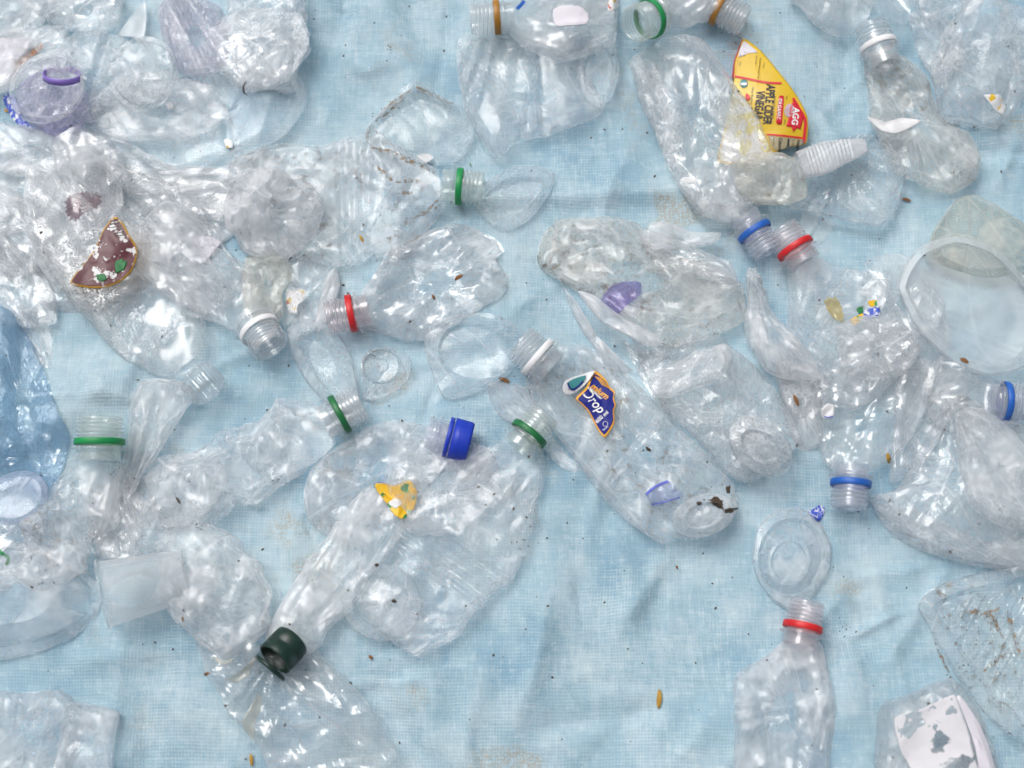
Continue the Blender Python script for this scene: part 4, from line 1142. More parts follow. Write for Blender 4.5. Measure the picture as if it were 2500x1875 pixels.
for t, x, y, s, a, mt, kw in (('Drop', 1420, 960, 34, 50, 'inkw', dict(shear=.25, bold=.012, sx=.88)), ('mium', 1440, 945, 22, 38, 'inkgold', dict(shear=.3, bold=.03)), ('king Water', 1434, 948, 9.5, 40, 'inkw', dict(bold=.01)),
                              ('600 ml', 1458, 1034, 14, -42, 'inkw', dict(bold=.012)), ('798 874', 1472, 1053, 5.5, -38, 'inkw', {})):
    lettering('lettering', t, M[mt], dl, KD, x, y, s, a, .0004, **kw)
for k in range(3):
    ribbon('gold_line', [(1452 + k * 6, 918 - k * 0 + k * 2), (1462 + k * 6, 928 + k * 2), (1472 + k * 6, 941 + k * 3)], 2.4, M['inkgold'], dl, KD, .0004)
ribbon('white_line', [(1440, 946), (1452, 958), (1470, 974)], 1.4, M['inkw'], dl, KD, .0005)
ribbon('print_ring', [(1478 + 6 * math.cos(q), 1035 + 6 * math.sin(q)) for q in np.linspace(0, 6.283, 13)], .8, M['inkw'], dl, KD, .0005)
cn = sticker('curled_corner', [(1373, 948), (1380, 932), (1400, 921), (1430, 911), (1452, 906), (1443, 922), (1428, 940), (1412, 954), (1398, 964), (1382, 966), (1374, 958)], M['silver'], dl, ['drop', 'dlab'], .0022, even=20, curl=(1380, 948, 30, 5), bvh='curl')
sticker('sea_print', [(1386, 934), (1401, 925), (1418, 919), (1431, 917), (1426, 930), (1412, 944), (1400, 952), (1391, 948)], M['inkteal'], cn, ['curl'], .0006, even=3)
ribbon('blue_edge', [(1386, 934), (1391, 947), (1400, 951), (1412, 943), (1424, 931)], 4, M['bluelabel'], cn, ['curl'], .0009)
sticker('blue_scrap', [(1578, 1205), (1600, 1188), (1630, 1174), (1650, 1190), (1670, 1212), (1630, 1225), (1605, 1238), (1585, 1225)], M['bluescuff2'], b_drop, ['drop'], .0008, even=12, jag=.1, bvh='bs')
ribbon('blue_line', [(1577, 1208), (1592, 1194), (1612, 1182), (1632, 1175)], 6, M['inkblue'], b_drop, ['drop', 'bs'], .0011)
ribbon('blue_line', [(1590, 1232), (1620, 1226), (1660, 1214)], 3, M['inkblue'], b_drop, ['drop', 'bs'], .0011)
for pts in ([(1732, 1222), (1752, 1216), (1770, 1230), (1762, 1242), (1742, 1236)], [(1772, 1190), (1782, 1186), (1782, 1202), (1774, 1206)], [(1700, 1226), (1712, 1224), (1714, 1232), (1704, 1234)], [(1768, 1242), (1800, 1240), (1790, 1250), (1772, 1252)], [(1578, 1090), (1586, 1096), (1590, 1102), (1580, 1100)]):
    sticker('mud_spot', pts, M['soil'], b_drop, ['drop'], .0004, m=26, rows=4, jag=.7, seed=int(pts[0][0]), even=2)

# ------------------------------------------------------------------ violet scrap bottle and the wet base
b_pur = blob('brown-stained clear bottle with a violet label scrap showing through', [(1312, 636), (1322, 575), (1365, 536), (1470, 530), (1560, 545), (1600, 600), (1660, 622), (1750, 650), (1812, 705), (1818, 780), (1745, 825), (1640, 848), (1560, 815), (1480, 755), (1390, 700), (1335, 668)],
               'brown', 71, lift=.003, key='pur', h=17)
sticker('label', [(1464, 740), (1490, 700), (1530, 686), (1565, 690), (1562, 720), (1530, 745), (1505, 768)], M['purplelabel'], b_pur, ['pur'], .0008, even=12, jag=.08)
thing('plastic_film', 'milky flap of film folded over the violet label scrap', 'film', BAG,
      pillow([(1410, 712), (1450, 722), (1520, 775), (1600, 815), (1618, 835), (1590, 848), (1530, 820), (1460, 780)], 4), 'milk', 72, lift=.026, amp=2.5, lam=40)
thing('plastic_film', 'milky pointed film sheet reaching towards the blue-banded mouth', 'film', BAG,
      pillow([(1585, 545), (1640, 545), (1690, 565), (1760, 570), (1740, 598), (1660, 608), (1580, 618), (1575, 580)], 5), 'milk', 73, lift=.012, amp=2.5, lam=34)
thing('plastic_film', 'long clear folded strip between the stained bottle and the white band', 'film', BAG,
      pillow([(1374, 705), (1395, 720), (1430, 790), (1490, 860), (1545, 905), (1530, 915), (1470, 870), (1415, 800)], 4), 'milk2', 74, lift=.002, amp=2, lam=24)
thing('plastic_film', 'thin clear film lying flat beneath the wet bottle base', 'film', BAG,
      pillow([(1520, 830), (1570, 860), (1680, 820), (1700, 870), (1640, 960), (1620, 1010), (1570, 940)], 3), 'film', 75, amp=2)
b_wet = blob('clear bottle base full of droplets above the round clear lid', [(1590, 940), (1680, 880), (1775, 845), (1862, 912), (1935, 1020), (1952, 1080), (1905, 1138), (1832, 1182), (1765, 1155), (1700, 1075), (1625, 1010)], 'wet', 76, lift=.004, key='wetb', h=20)
loft('base', [(ell(1855, 1090, 92, 62, 40), 12), (ell(1855, 1090, 86, 57, 40), 29), (ell(1855, 1091, 54, 36, 40), 33), (ell(1854, 1092, 44, 28, 40), 27), (ell(1854, 1092, 3, 2), 29)], M['wet2'], b_wet, 176, lift=.003, amp=3.5, lam=18)
thing('plastic_film', 'rolled clear film sheet across the top of the wet bottle base', 'film', BAG,
      pillow([(1585, 920), (1690, 865), (1770, 838), (1790, 880), (1750, 930), (1640, 970), (1595, 965)], 10), 'milk2', 77, lift=.022, amp=2.5, lam=30)
thing('plastic_bag', 'milky bag with a thin twisted tail beside the red-banded mouth', 'bag', BAG,
      pillow([(1822, 660), (1845, 655), (1858, 690), (1880, 750), (1920, 800), (1985, 880), (2010, 935), (1960, 940), (1870, 910), (1825, 850), (1815, 780), (1820, 710)], 14), 'milk', 78, lift=.008, amp=4, lam=34, folds=((1832, 670, 22, 6, 260),))
thing('plastic_film', 'clear wet film with a dry leaf between the milky bag and the droplet base', 'film', BAG,
      pillow([(1900, 935), (1960, 925), (1990, 960), (1985, 1010), (1955, 1030), (1920, 1000)], 6), 'wet', 79, lift=.006, amp=3, lam=22, bvh='wetf')

# ------------------------------------------------------------------ the vinegar label and the wet bottle over it
vl = tag(sticker('torn_label', [(1816, 95), (1856, 127), (1896, 181), (1935, 235), (1968, 293), (1966, 354), (1921, 365), (1870, 385), (1830, 402), (1752, 396), (1765, 330), (1780, 260), (1790, 203), (1794, 152), (1805, 123)], M['yellowlabel'], None, ['tarp'], .006, even=40, bvh='vin', m=110, rows=20, curl=(1900, 260, 130, 9)),
         'torn yellow label with red edges and APPLE CIDER VINEGAR in black', 'label', SCR)
KV = ['vin']
ribbon('red_edge', [(1815, 98), (1806, 124), (1796, 152), (1791, 190)], 9, M['inkred'], vl, KV)
ribbon('red_edge', [(1936, 239), (1952, 266), (1966, 294), (1964, 330), (1963, 352)], 7, M['inkred'], vl, KV)
ribbon('red_line', [(1794, 186), (1830, 193), (1870, 201), (1908, 203)], 5, M['inkred'], vl, KV, .0006)
ribbon('red_line', [(1872, 328), (1910, 331), (1962, 337)], 4, M['inkred'], vl, KV, .0006)
sticker('pale_print', [(1816, 100), (1832, 112), (1850, 128), (1826, 130), (1803, 140), (1806, 122)], M['paper2'], vl, KV, .0004, m=30, rows=5, even=2)
sticker('nutrition_panel', [(1876, 333), (1910, 335), (1961, 341), (1960, 352), (1920, 363), (1888, 366)], M['paleblue'], vl, KV, .0004, m=40, rows=6, even=2, bvh='nut')
sticker('faded_print', [(1786, 236), (1800, 215), (1826, 250), (1850, 290), (1866, 330), (1880, 366), (1850, 388), (1826, 396), (1758, 390), (1768, 330)], M['fadedvinegar'], vl, KV, .0004, m=60, rows=12, even=2)
ban = sticker('red_ribbon', [(1938, 245), (1950, 262), (1962, 285), (1958, 300), (1954, 316), (1946, 312), (1937, 322), (1932, 310), (1920, 308), (1926, 285), (1930, 262)], M['inkred'], vl, KV, .0005, m=60, rows=6, even=2, bvh='rib')
pill = sticker('red_pill', [(1904, 234), (1911, 233), (1914, 240), (1909, 300), (1904, 304), (1897, 302), (1895, 296), (1901, 240)], M['inkred'], vl, KV, .0005, m=40, rows=5, even=2, bvh='pil')
sticker('portrait_oval', ell(1927, 270, 12, 17, 8), M['skin'], vl, KV, .0005, m=30, rows=5, even=2)
sticker('green_seal', ell(1816, 204, 10, 10), M['inkteal'], vl, KV, .0005, m=30, rows=5, even=2, bvh='seal')
sticker('seal_band', [(1808, 202), (1824, 202), (1823, 208), (1809, 208)], M['inkw'], vl, ['seal'], .0003, m=20, rows=3, even=2)
sticker('red_pill', [(1822, 228), (1829, 232), (1832, 240), (1826, 246), (1820, 238)], M['inkred'], vl, KV, .0007, m=24, rows=4, even=2)
for t, x, y, s, a, mt, kw in (('APPLE CIDER', 1873, 206, 29, 96, 'ink', dict(bold=.035, sx=.58)), ('VINEGAR', 1848, 221, 29, 96, 'ink', dict(bold=.035, sx=.58)), ('RAW-UNFILTERED', 1888, 234, 9, 96, 'ink', dict(sx=.75)),
                              ('ORGANIC', 1901, 240, 12, 95, 'inkw', dict(bold=.02, sx=.8, space=1.25)), ('AGG', 1938, 262, 21, 97, 'inkw', dict(bold=.03, sx=.95)), ('1912', 1914, 290, 7, 96, 'ink', {}), ('est', 1920, 234, 7, 96, 'ink', {}),
                              ('Your Kitchen', 1836, 212, 8, 96, 'ink', {}), ('Nutrition', 1946, 341, 11, 94, 'ink', dict(bold=.02)), ('Serving size', 1936, 338, 5, 94, 'ink', {}), ('Calories', 1902, 336, 12, 94, 'ink', dict(bold=.02)),
                              ('Total Fat', 1888, 334, 6, 94, 'ink', {}), ('Salad Dressing & Food', 1855, 142, 5.5, 96, 'ink', {}), ('All Purpose', 1846, 136, 5, 96, 'ink', {}), ('vinegar', 1865, 152, 5, 96, 'ink', {}), ('shake', 1806, 150, 5, 96, 'ink', {})):
    lettering('lettering', t, M[mt], vl, ['vin', 'rib', 'pil', 'nut'], x, y, s, a, .0004, **kw)
ribbon('panel_bar', [(1925, 338), (1924, 360)], 4, M['ink'], vl, ['vin', 'nut'], .0006)
b_vin = blob('wet crumpled clear bottle lying over the yellow vinegar label', [(1534, 150), (1595, 105), (1660, 84), (1722, 98), (1764, 158), (1800, 215), (1852, 290), (1888, 375), (1905, 430), (1880, 480), (1830, 520), (1772, 545), (1715, 530), (1668, 475), (1632, 410), (1600, 330), (1570, 250), (1548, 190)], 'wet', 80, lift=.010, key='vinb', h=17, amp=7, lam=32)
thing('plastic_film', 'clear film skirt trailing on the tarp beside the wet crumpled bottle', 'film', BAG,
      pillow([(1545, 160), (1600, 150), (1640, 260), (1660, 380), (1640, 420), (1600, 330), (1560, 250)], 5), 'film', 81, amp=4, lam=24)
thing('plastic_cup', 'clear round cup bottom below the wet crumpled bottle above the blue band', 'cup', CUP,
      [(np.array([(1655, 440), (1720, 400), (1800, 405), (1850, 450), (1850, 500), (1800, 555), (1730, 560), (1685, 510)]), 1), (np.array([(1660, 442), (1722, 405), (1798, 410), (1845, 452), (1845, 498), (1797, 549), (1732, 554), (1690, 507)]), 12), (ell(1755, 485, 62, 50), 16), (ell(1755, 485, 54, 43), 12), (ell(1755, 485, 4, 4), 13)], 'wet2', 82, amp=4, lam=26)
thing('plastic_cup', 'broad clear dish with a wavy lip beside the wet crumpled bottle', 'cup', CUP,
      [(np.array([(1880, 470), (1905, 430), (1980, 380), (2060, 335), (2130, 330), (2195, 375), (2212, 450), (2185, 520), (2148, 558), (2090, 548), (2000, 525), (1910, 508)]), 1),
       (np.array([(1885, 470), (1909, 434), (1982, 386), (2060, 341), (2128, 337), (2189, 379), (2204, 450), (2178, 516), (2146, 549), (2092, 541), (2002, 519), (1914, 503)]), 12),
       (np.array([(1920, 465), (1940, 438), (1996, 405), (2058, 372), (2110, 370), (2160, 402), (2168, 455), (2148, 500), (2125, 518), (2080, 512), (2000, 495), (1940, 485)]), 15),
       (ell(2050, 445, 70, 42, -15), 8), (ell(2050, 445, 4, 4), 8)], 'wet2', 83, amp=4.5, lam=34, folds=((2060, 380, 22, 4, 200),))
rt = tube('ribbed_tube', [(1950, 404, 32, 8), (1990, 392, 34, 8), (2040, 376, 31, 8), (2085, 364, 24, 7), (2112, 356, 17, 6)], M['ribbed'], None, 84, lift=.018, amp=.8, lam=30, tents=2, ribs=((.05, .85, 15, .55),), easy=1)
tag(rt, 'white ribbed tube of soft plastic lying over the clear dish', 'tube')
thing('crumpled_film', 'crumpled wet film with faint yellow print below the vinegar label', 'film', BAG,
      pillow([(1790, 400), (1850, 375), (1930, 385), (1965, 430), (1970, 480), (1920, 505), (1850, 500), (1800, 470)], 8), 'yellowed', 85, lift=.014, amp=6, lam=22)
tag(sticker('plastic_strip', [(1952, 560), (1958, 525), (1975, 512), (2005, 520), (1985, 562), (1970, 580)], M['milk'], None, ['tarp'], .005, even=10), 'small clear rectangular strip folded below the broad dish', 'strip', SCR)
tag(sticker('plastic_strip', [(1985, 565), (2008, 530), (2040, 545), (2010, 585), (1995, 590)], M['clear2'], None, ['tarp'], .003, even=10), 'second clear strip lying beneath the folded rectangular strip', 'strip', SCR)
tag(sticker('paper_flake', [(1662, 438), (1672, 432), (1700, 436), (1698, 446), (1670, 447)], M['paper'], None, ['vinb', 'tarp'], .001, m=30, rows=4, jag=.15), 'small white paper flake at the foot of the wet crumpled bottle', 'scrap', SCR)

# ------------------------------------------------------------------ the two loose mouths
b_nb = root('bottle_neck', 1842, 572, 'short bottle neck with a blue band under the round cup bottom', 'bottle', BOT)
tube('shoulder', [(1822, 535, 34, 11), (1800, 505, 52, 11), (1770, 470, 62, 11)], M['clear'], b_nb, 86, cap=False, amp=2)
neck(b_nb, (1842, 566), (1868, 604), 14.5, M['neckblue'], M['blue'], L=.020)
b_nr = bottle('crumpled clear bottle with a red band and scraps of yellow and blue print', [(1962, 650, 42, 12), (1985, 690, 66, 14), (2030, 750, 108, 15), (2080, 820, 132, 15), (2130, 880, 130, 14), (2165, 920, 100, 12)],
              'clear2', 87, (1941, 606, 1922, 578, 15.5), 'red', 'neckred', lift=.006, amp=7, lam=30, key='nr')
ribbon('red_line', [(1910, 630), (1935, 632), (1965, 618), (1982, 600)], 3, M['red'], b_nr, ['nr', 'tarp'], .009)
for pts, mt in (([(2012, 730), (2040, 727), (2056, 750), (2060, 785), (2038, 780), (2020, 755)], 'faded'), ([(2120, 735), (2140, 733), (2142, 745), (2125, 748)], 'yellowgreen'), ([(2078, 780), (2105, 765), (2110, 775), (2085, 795)], 'yellowgreen'), ([(2108, 758), (2145, 750), (2150, 768), (2110, 780)], 'bluescuff'), ([(2092, 752), (2106, 748), (2108, 764), (2096, 766)], 'inkgreen')):
    sticker('faded_print', pts, M[mt], b_nr, ['nr'], .0007, m=30, rows=6, jag=.25, even=6)

# ------------------------------------------------------------------ right side
thing('plastic_cup', 'beige frosted cup behind the large round container at the right edge', 'cup', CUP,
      [(np.array([(2262, 640), (2275, 570), (2330, 490), (2380, 476), (2450, 510), (2540, 580), (2540, 690), (2380, 690)]), 1), (np.array([(2268, 638), (2281, 572), (2333, 496), (2380, 482), (2447, 515), (2530, 583), (2530, 684), (2380, 684)]), 14),
       (np.array([(2300, 625), (2308, 578), (2350, 525), (2384, 515), (2430, 538), (2500, 590), (2500, 650), (2380, 655)]), 24), (ell(2400, 590, 40, 30), 26), (ell(2400, 590, 4, 4), 26)], 'beige', 88, amp=2, lam=44)
thing('plastic_bowl', 'large round milky container lying open at the right edge', 'bowl', CUP,
      [(np.array([(2190, 700), (2235, 610), (2330, 570), (2430, 600), (2520, 690), (2560, 800), (2500, 900), (2420, 920), (2330, 890), (2240, 810)]), 1),
       (np.array([(2196, 700), (2239, 615), (2330, 577), (2427, 606), (2513, 693), (2551, 799), (2495, 893), (2420, 912), (2334, 883), (2246, 806)]), 18),
       (np.array([(2210, 702), (2250, 625), (2332, 590), (2421, 617), (2500, 699), (2535, 797), (2484, 880), (2420, 897), (2341, 870), (2259, 798)]), 19),
       (np.array([(2216, 703), (2254, 630), (2333, 596), (2418, 622), (2494, 701), (2527, 796), (2479, 873), (2420, 889), (2345, 863), (2265, 795)]), 10),
       (np.array([(2255, 715), (2285, 660), (2340, 635), (2400, 655), (2458, 715), (2480, 785), (2450, 840), (2410, 852), (2360, 835), (2300, 785)]), 7), (ell(2370, 745, 8, 8), 7)], 'frostbowl', 89, lift=.010, amp=.8, lam=60, bvh='bowl', tents=1)
b_bl = blob('clear bottle standing on its blue-banded muddy mouth in the lower right', [(1982, 965), (1992, 1060), (2012, 1130), (2045, 1158), (2112, 1158), (2165, 1135), (2215, 1085), (2255, 1010), (2268, 930), (2220, 890), (2110, 880), (2010, 900)],
              'crisp', 90, (2077, 1181, 2075, 1222, 15.5), 'blue', 'neckblue', lift=.005, key='bl', h=19, amp=7)
sticker('label', [(2005, 1000), (2020, 985), (2036, 990), (2034, 1020), (2008, 1020)], M['paper'], b_bl, ['bl'], .0008, m=30, rows=5, even=8)
ribbon('blue_line', [(2008, 1015), (2020, 1019), (2034, 1017)], 3, M['inkblue'], b_bl, ['bl'], .0014)
thing('plastic_film', 'clear glossy crumpled sheet over the shoulder of the blue-banded bottle', 'film', BAG,
      pillow([(2040, 800), (2110, 770), (2190, 790), (2240, 850), (2210, 910), (2130, 930), (2060, 900)], 14), 'film', 91, lift=.020, amp=6, lam=30)
b_br = bottle('clear bottle with a blue band pointing at the right edge above the tied bag', [(2420, 978, 48, 13), (2390, 975, 64, 14), (2330, 968, 72, 14), (2280, 960, 64, 12)], 'wet2', 92, (2455, 980, 2490, 982, 15.5), 'blue', 'neckblue', lift=.003, amp=4)
thing('plastic_bag', 'large tied clear bag with pleats fanning from its knot at the right edge', 'bag', BAG,
      pillow(np.array([(2120, 1215), (2165, 1270), (2225, 1312), (2280, 1340), (2370, 1368), (2540, 1378), (2560, 1200), (2540, 1060), (2420, 1000), (2345, 960), (2300, 985), (2265, 1060), (2190, 1190)]), 26, cx=(2350, 1160)), 'film', 93, lift=.004, amp=6, lam=46, folds=((2325, 985, 11, 5, 330),), m=220, tents=26, bvh='tied')
thing('plastic_bag', 'milky rounded lobe of bag lying on the tied clear bag', 'bag', BAG,
      pillow([(2330, 1010), (2400, 1000), (2480, 1060), (2540, 1150), (2540, 1290), (2450, 1290), (2370, 1240), (2340, 1150)], 18), 'milk2', 94, lift=.022, amp=3, lam=50, folds=((2335, 1000, 11, 4, 300),), tents=8)
b_tr = blob('clear bottle with a white band and a white paper scrap inside at top right', [(2112, 140), (2120, 220), (2122, 290), (2150, 350), (2190, 420), (2250, 455), (2330, 468), (2382, 440), (2392, 375), (2366, 325), (2292, 275), (2272, 200), (2235, 160), (2192, 138)],
              'brown', 95, (2144, 112, 2128, 70, 15.5), 'bandwhite', 'neck', lift=.004, key='tr', extra=.004, h=19)
sticker('paper_scrap', [(2116, 284), (2160, 298), (2200, 288), (2250, 294), (2222, 312), (2188, 326), (2150, 318)], M['paper'], b_tr, ['tr'], .0008, m=50, rows=8, even=60)
b_wr = bottle('wet crumpled grey-clear bottle with a white flake in the top right corner', [(2440, 20, 90, 14), (2425, 90, 104, 15), (2400, 170, 106, 15), (2375, 245, 92, 14), (2365, 290, 68, 12)], 'wetgrey', 96, lift=.004, amp=7, lam=34, key='wr')
sticker('label_flake', [(2403, 232), (2440, 231), (2450, 250), (2456, 262), (2448, 280), (2430, 268), (2415, 250)], M['chip'], b_wr, ['wr'], .001, m=40, rows=6, jag=.1, even=12)
bottle('grey clear bottle end with bubbles cut by the top edge beside the white band', [(2120, 40, 44, 12), (2080, 20, 62, 13), (2040, -20, 76, 14), (2010, -70, 70, 13)], 'wetgrey', 97, lift=.003, amp=6, lam=22)
thing('plastic_bowl', 'clear shallow bowl rim at the top right edge of the photo', 'bowl', CUP,
      [(np.array([(2085, -40), (2120, 20), (2180, 55), (2245, 60), (2240, 0), (2235, -60)]), 1), (np.array([(2090, -40), (2124, 17), (2182, 50), (2238, 54), (2233, 0), (2229, -60)]), 10), (np.array([(2112, -36), (2138, 6), (2184, 32), (2222, 35), (2218, -4), (2215, -50)]), 12), (ell(2180, -10, 10, 10), 8)], 'crisp', 98, lift=.012, amp=1.5)
thing('plastic_film', 'clear flat sheet along the top edge behind the wet grey bottle', 'film', BAG,
      pillow([(2240, -40), (2420, -40), (2400, 5), (2330, 40), (2250, 55)], 5), 'film', 99, lift=.002, amp=3)
# lids, tray and the last bottles
rl = thing('plastic_cup', 'egg-shaped clear cup with a round base above the red-banded bottle', 'cup', CUP,
      [(np.array([(1834, 1365), (1848, 1290), (1890, 1248), (1945, 1238), (1995, 1262), (2030, 1330), (2028, 1390), (2005, 1430), (1965, 1482), (1930, 1492), (1885, 1465), (1850, 1420)]), .6),
       (np.array([(1838, 1365), (1852, 1293), (1892, 1252), (1944, 1243), (1991, 1266), (2025, 1332), (2023, 1388), (2000, 1427), (1962, 1476), (1930, 1485), (1888, 1460), (1854, 1417)]), 8),
       (ell(1932, 1360, 82, 96, 10), 9), (ell(1930, 1362, 74, 88, 10), 4), (ell(1928, 1368, 60, 70, 10), 12), (ell(1926, 1370, 52, 60, 10), 17), (ell(1926, 1370, 44, 50, 10), 17.5), (ell(1926, 1370, 40, 46, 10), 14), (ell(1926, 1370, 3, 3), 14.5)], 'milk2', 100, amp=1.2, lam=40, bvh='egg')
tag(sticker('paper_flake', [(1973, 1250), (1990, 1240), (2003, 1232), (2014, 1243), (2008, 1262), (1998, 1274), (1985, 1262)], M['bluescuff'], None, ['egg', 'tarp'], .0015, m=36, rows=6, jag=.1), 'small rubbed blue and white flake at the rim of the egg-shaped cup', 'scrap', SCR)
b_rr = blob('creased clear bottle with a red band and its mouth against the egg-shaped cup', [(1918, 1562), (1870, 1600), (1795, 1648), (1786, 1740), (1792, 1830), (1800, 1950), (2010, 1950), (2030, 1840), (2040, 1735), (2025, 1640), (1998, 1562)],
              'milk2', 101, (1960, 1530, 1967, 1494, 15), 'red', 'neckred', lift=.003, key='rr', h=19, amp=8, lam=46)
tray = thing('plastic_tray', 'clear ribbed tray with brown grime at the lower right edge', 'tray', CUP,
      [(np.array([(2238, 1480), (2270, 1440), (2340, 1410), (2430, 1390), (2550, 1385), (2560, 1830), (2480, 1810), (2400, 1740), (2330, 1645), (2265, 1530)]), .6),
       (np.array([(2245, 1480), (2276, 1446), (2342, 1417), (2431, 1398), (2550, 1393), (2552, 1820), (2484, 1802), (2407, 1735), (2337, 1641), (2272, 1527)]), 10),
       (np.array([(2275, 1486), (2300, 1462), (2352, 1440), (2433, 1424), (2540, 1420), (2540, 1780), (2490, 1768), (2425, 1710), (2362, 1625), (2298, 1525)]), 13),
       (np.array([(2290, 1490), (2312, 1470), (2358, 1452), (2435, 1438), (2530, 1434), (2530, 1760), (2492, 1748), (2434, 1696), (2374, 1616), (2310, 1524)]), 5),
       (np.array([(2360, 1510), (2380, 1500), (2400, 1495), (2440, 1490), (2500, 1490), (2500, 1660), (2480, 1660), (2450, 1640), (2420, 1590), (2385, 1540)]), 6), (ell(2440, 1560, 5, 5), 7)], 'tray', 102, amp=5, lam=24, bvh='gtray', m=220, step=1.5, tents=12, corr=(28, 25, 1.3, .62, .97))
b_wl = root('plastic_jug', 2300, 1790, 'grey-clear container with a torn white label at the bottom edge', 'jug', BOT)
loft('body', pillow([(2140, 1760), (2160, 1715), (2230, 1690), (2305, 1655), (2340, 1665), (2395, 1740), (2430, 1830), (2450, 1960), (2150, 1960)], 30), M['grey'], b_wl, 103, lift=.002, amp=3, lam=50, bvh='wl')
sticker('label', [(2185, 1752), (2245, 1733), (2320, 1698), (2334, 1702), (2350, 1745), (2366, 1790), (2378, 1850), (2390, 1900), (2250, 1900), (2205, 1845), (2190, 1800)], M['tornpaper'], b_wl, ['wl'], .0006, even=20, m=110, rows=16, jag=.02)
sticker('label', [(2335, 1700), (2350, 1705), (2390, 1765), (2420, 1840), (2432, 1900), (2396, 1900), (2380, 1820), (2355, 1750)], M['paper2'], b_wl, ['wl'], .0006, even=20, m=90, rows=8, jag=.04)

# ------------------------------------------------------------------ along the top edge
b_t1 = bottle('clear bottle with a gold band and a white paper scrap along the top edge', [(1248, 42, 40, 13), (1290, 45, 62, 14), (1360, 42, 82, 15), (1440, 38, 84, 15), (1490, 35, 74, 13)], 'grey', 104, (1213, 42, 1172, 45, 14.5), 'gold', 'neck', lift=.008, amp=4.5, key='t1', L=.021)
sticker('paper_scrap', [(1350, 25), (1375, 14), (1415, 15), (1437, 35), (1432, 58), (1390, 62), (1356, 62)], M['paper2'], b_t1, ['t1'], .0008, even=14, jag=.06)
sticker('label_flake', [(1484, 10), (1492, -5), (1515, -5), (1510, 15), (1500, 25), (1486, 28)], M['chipred'], b_t1, ['t1'], .0008, m=30, rows=5)
ribbon('blue_line', [(1262, 22), (1272, 12), (1280, 2)], 9, M['blue'], b_t1, ['t1'], .001)
b_t2 = bottle('clear bottle with a green band and its open mouth facing the viewer at the top', [(1614, 30, 44, 13), (1650, 5, 62, 14), (1700, -30, 76, 14), (1740, -70, 66, 12)], 'grey', 105, (1586, 46, 1560, 62, 16.5), 'green', 'neckgreen', lift=.010, pitch=28, nz=.030)
b_t3 = bottle('clear bottle with a gold band slanting out of the top edge', [(1728, 10, 44, 13), (1690, -12, 60, 14), (1640, -50, 70, 14), (1600, -90, 60, 12)], 'clear', 106, (1756, 20, 1795, 40, 15), 'gold', 'neck', lift=.002, L=.023)
# chips
tag(sticker('paper_flake', [(698, 712), (704, 703), (716, 712), (735, 703), (746, 712), (741, 735), (728, 745), (724, 765), (706, 762), (700, 740)], M['chipred'], None, ['tarp'], .008, m=60, rows=8, jag=.08, even=12), 'white paper flake with red and yellow print beside the white-banded mouth', 'scrap', SCR)
for pts, mt, lb in (([(450, 580), (500, 575), (540, 590), (520, 615), (500, 640), (460, 640), (470, 610)], 'paper2', 'white paper scrap seen through the crumpled white-banded bottle'), ([(355, 600), (390, 600), (430, 650), (420, 690), (385, 680)], 'paper2', 'lilac-white paper scrap beside the maroon label'), ([(1020, 378), (1045, 375), (1058, 385), (1040, 398), (1018, 392)], 'paper', 'small white paper flake inside the muddy-rimmed cup')):
    tag(sticker('paper_scrap', pts, M[mt], None, ['tarp'], .004, even=6), lb, 'paper', SCR)
# muddy streaks on the cup rim and the green-banded bottle
mud = bpy.data.objects.get('plastic_cup.001')
WS = 2.2
for pts, w in (([(1010, 214), (975, 240), (940, 268), (915, 298)], 4), ([(1014, 212), (1050, 226), (1090, 244), (1110, 252)], 4), ([(905, 308), (898, 322), (894, 340)], 4), ([(985, 245), (955, 268), (930, 290)], 3), ([(1022, 216), (1040, 222)], 7)):
    ribbon('mud_streak', pts, w * WS, M['soilsmear'], mud, ['muddy'], .0004, rough=True)
for pts, w in (([(900, 360), (950, 368), (1010, 395), (1065, 422)], 5), ([(920, 405), (945, 430), (960, 440)], 4), ([(965, 445), (1000, 440), (1030, 445)], 4), ([(965, 470), (985, 473), (1008, 470)], 4), ([(1080, 475), (1060, 500), (1035, 520), (1010, 535)], 4), ([(1085, 488), (1060, 510)], 3)):
    ribbon('mud_streak', pts, w * WS, M['soilsmear'], b_green, ['green'], .0005, rough=True)
for pts, w in (([(2355, 1490), (2390, 1496), (2420, 1500), (2450, 1480)], 7), ([(2420, 1500), (2440, 1540), (2450, 1560)], 5), ([(2460, 1490), (2470, 1540), (2490, 1600)], 6), ([(2280, 1560), (2310, 1620), (2330, 1660)], 3), ([(2400, 1640), (2430, 1610), (2460, 1590)], 4), ([(2330, 1570), (2350, 1580)], 4)):
    ribbon('grime_streak', pts, w * WS, M['soilsmear'], tray, ['gtray'], .0005, rough=True)

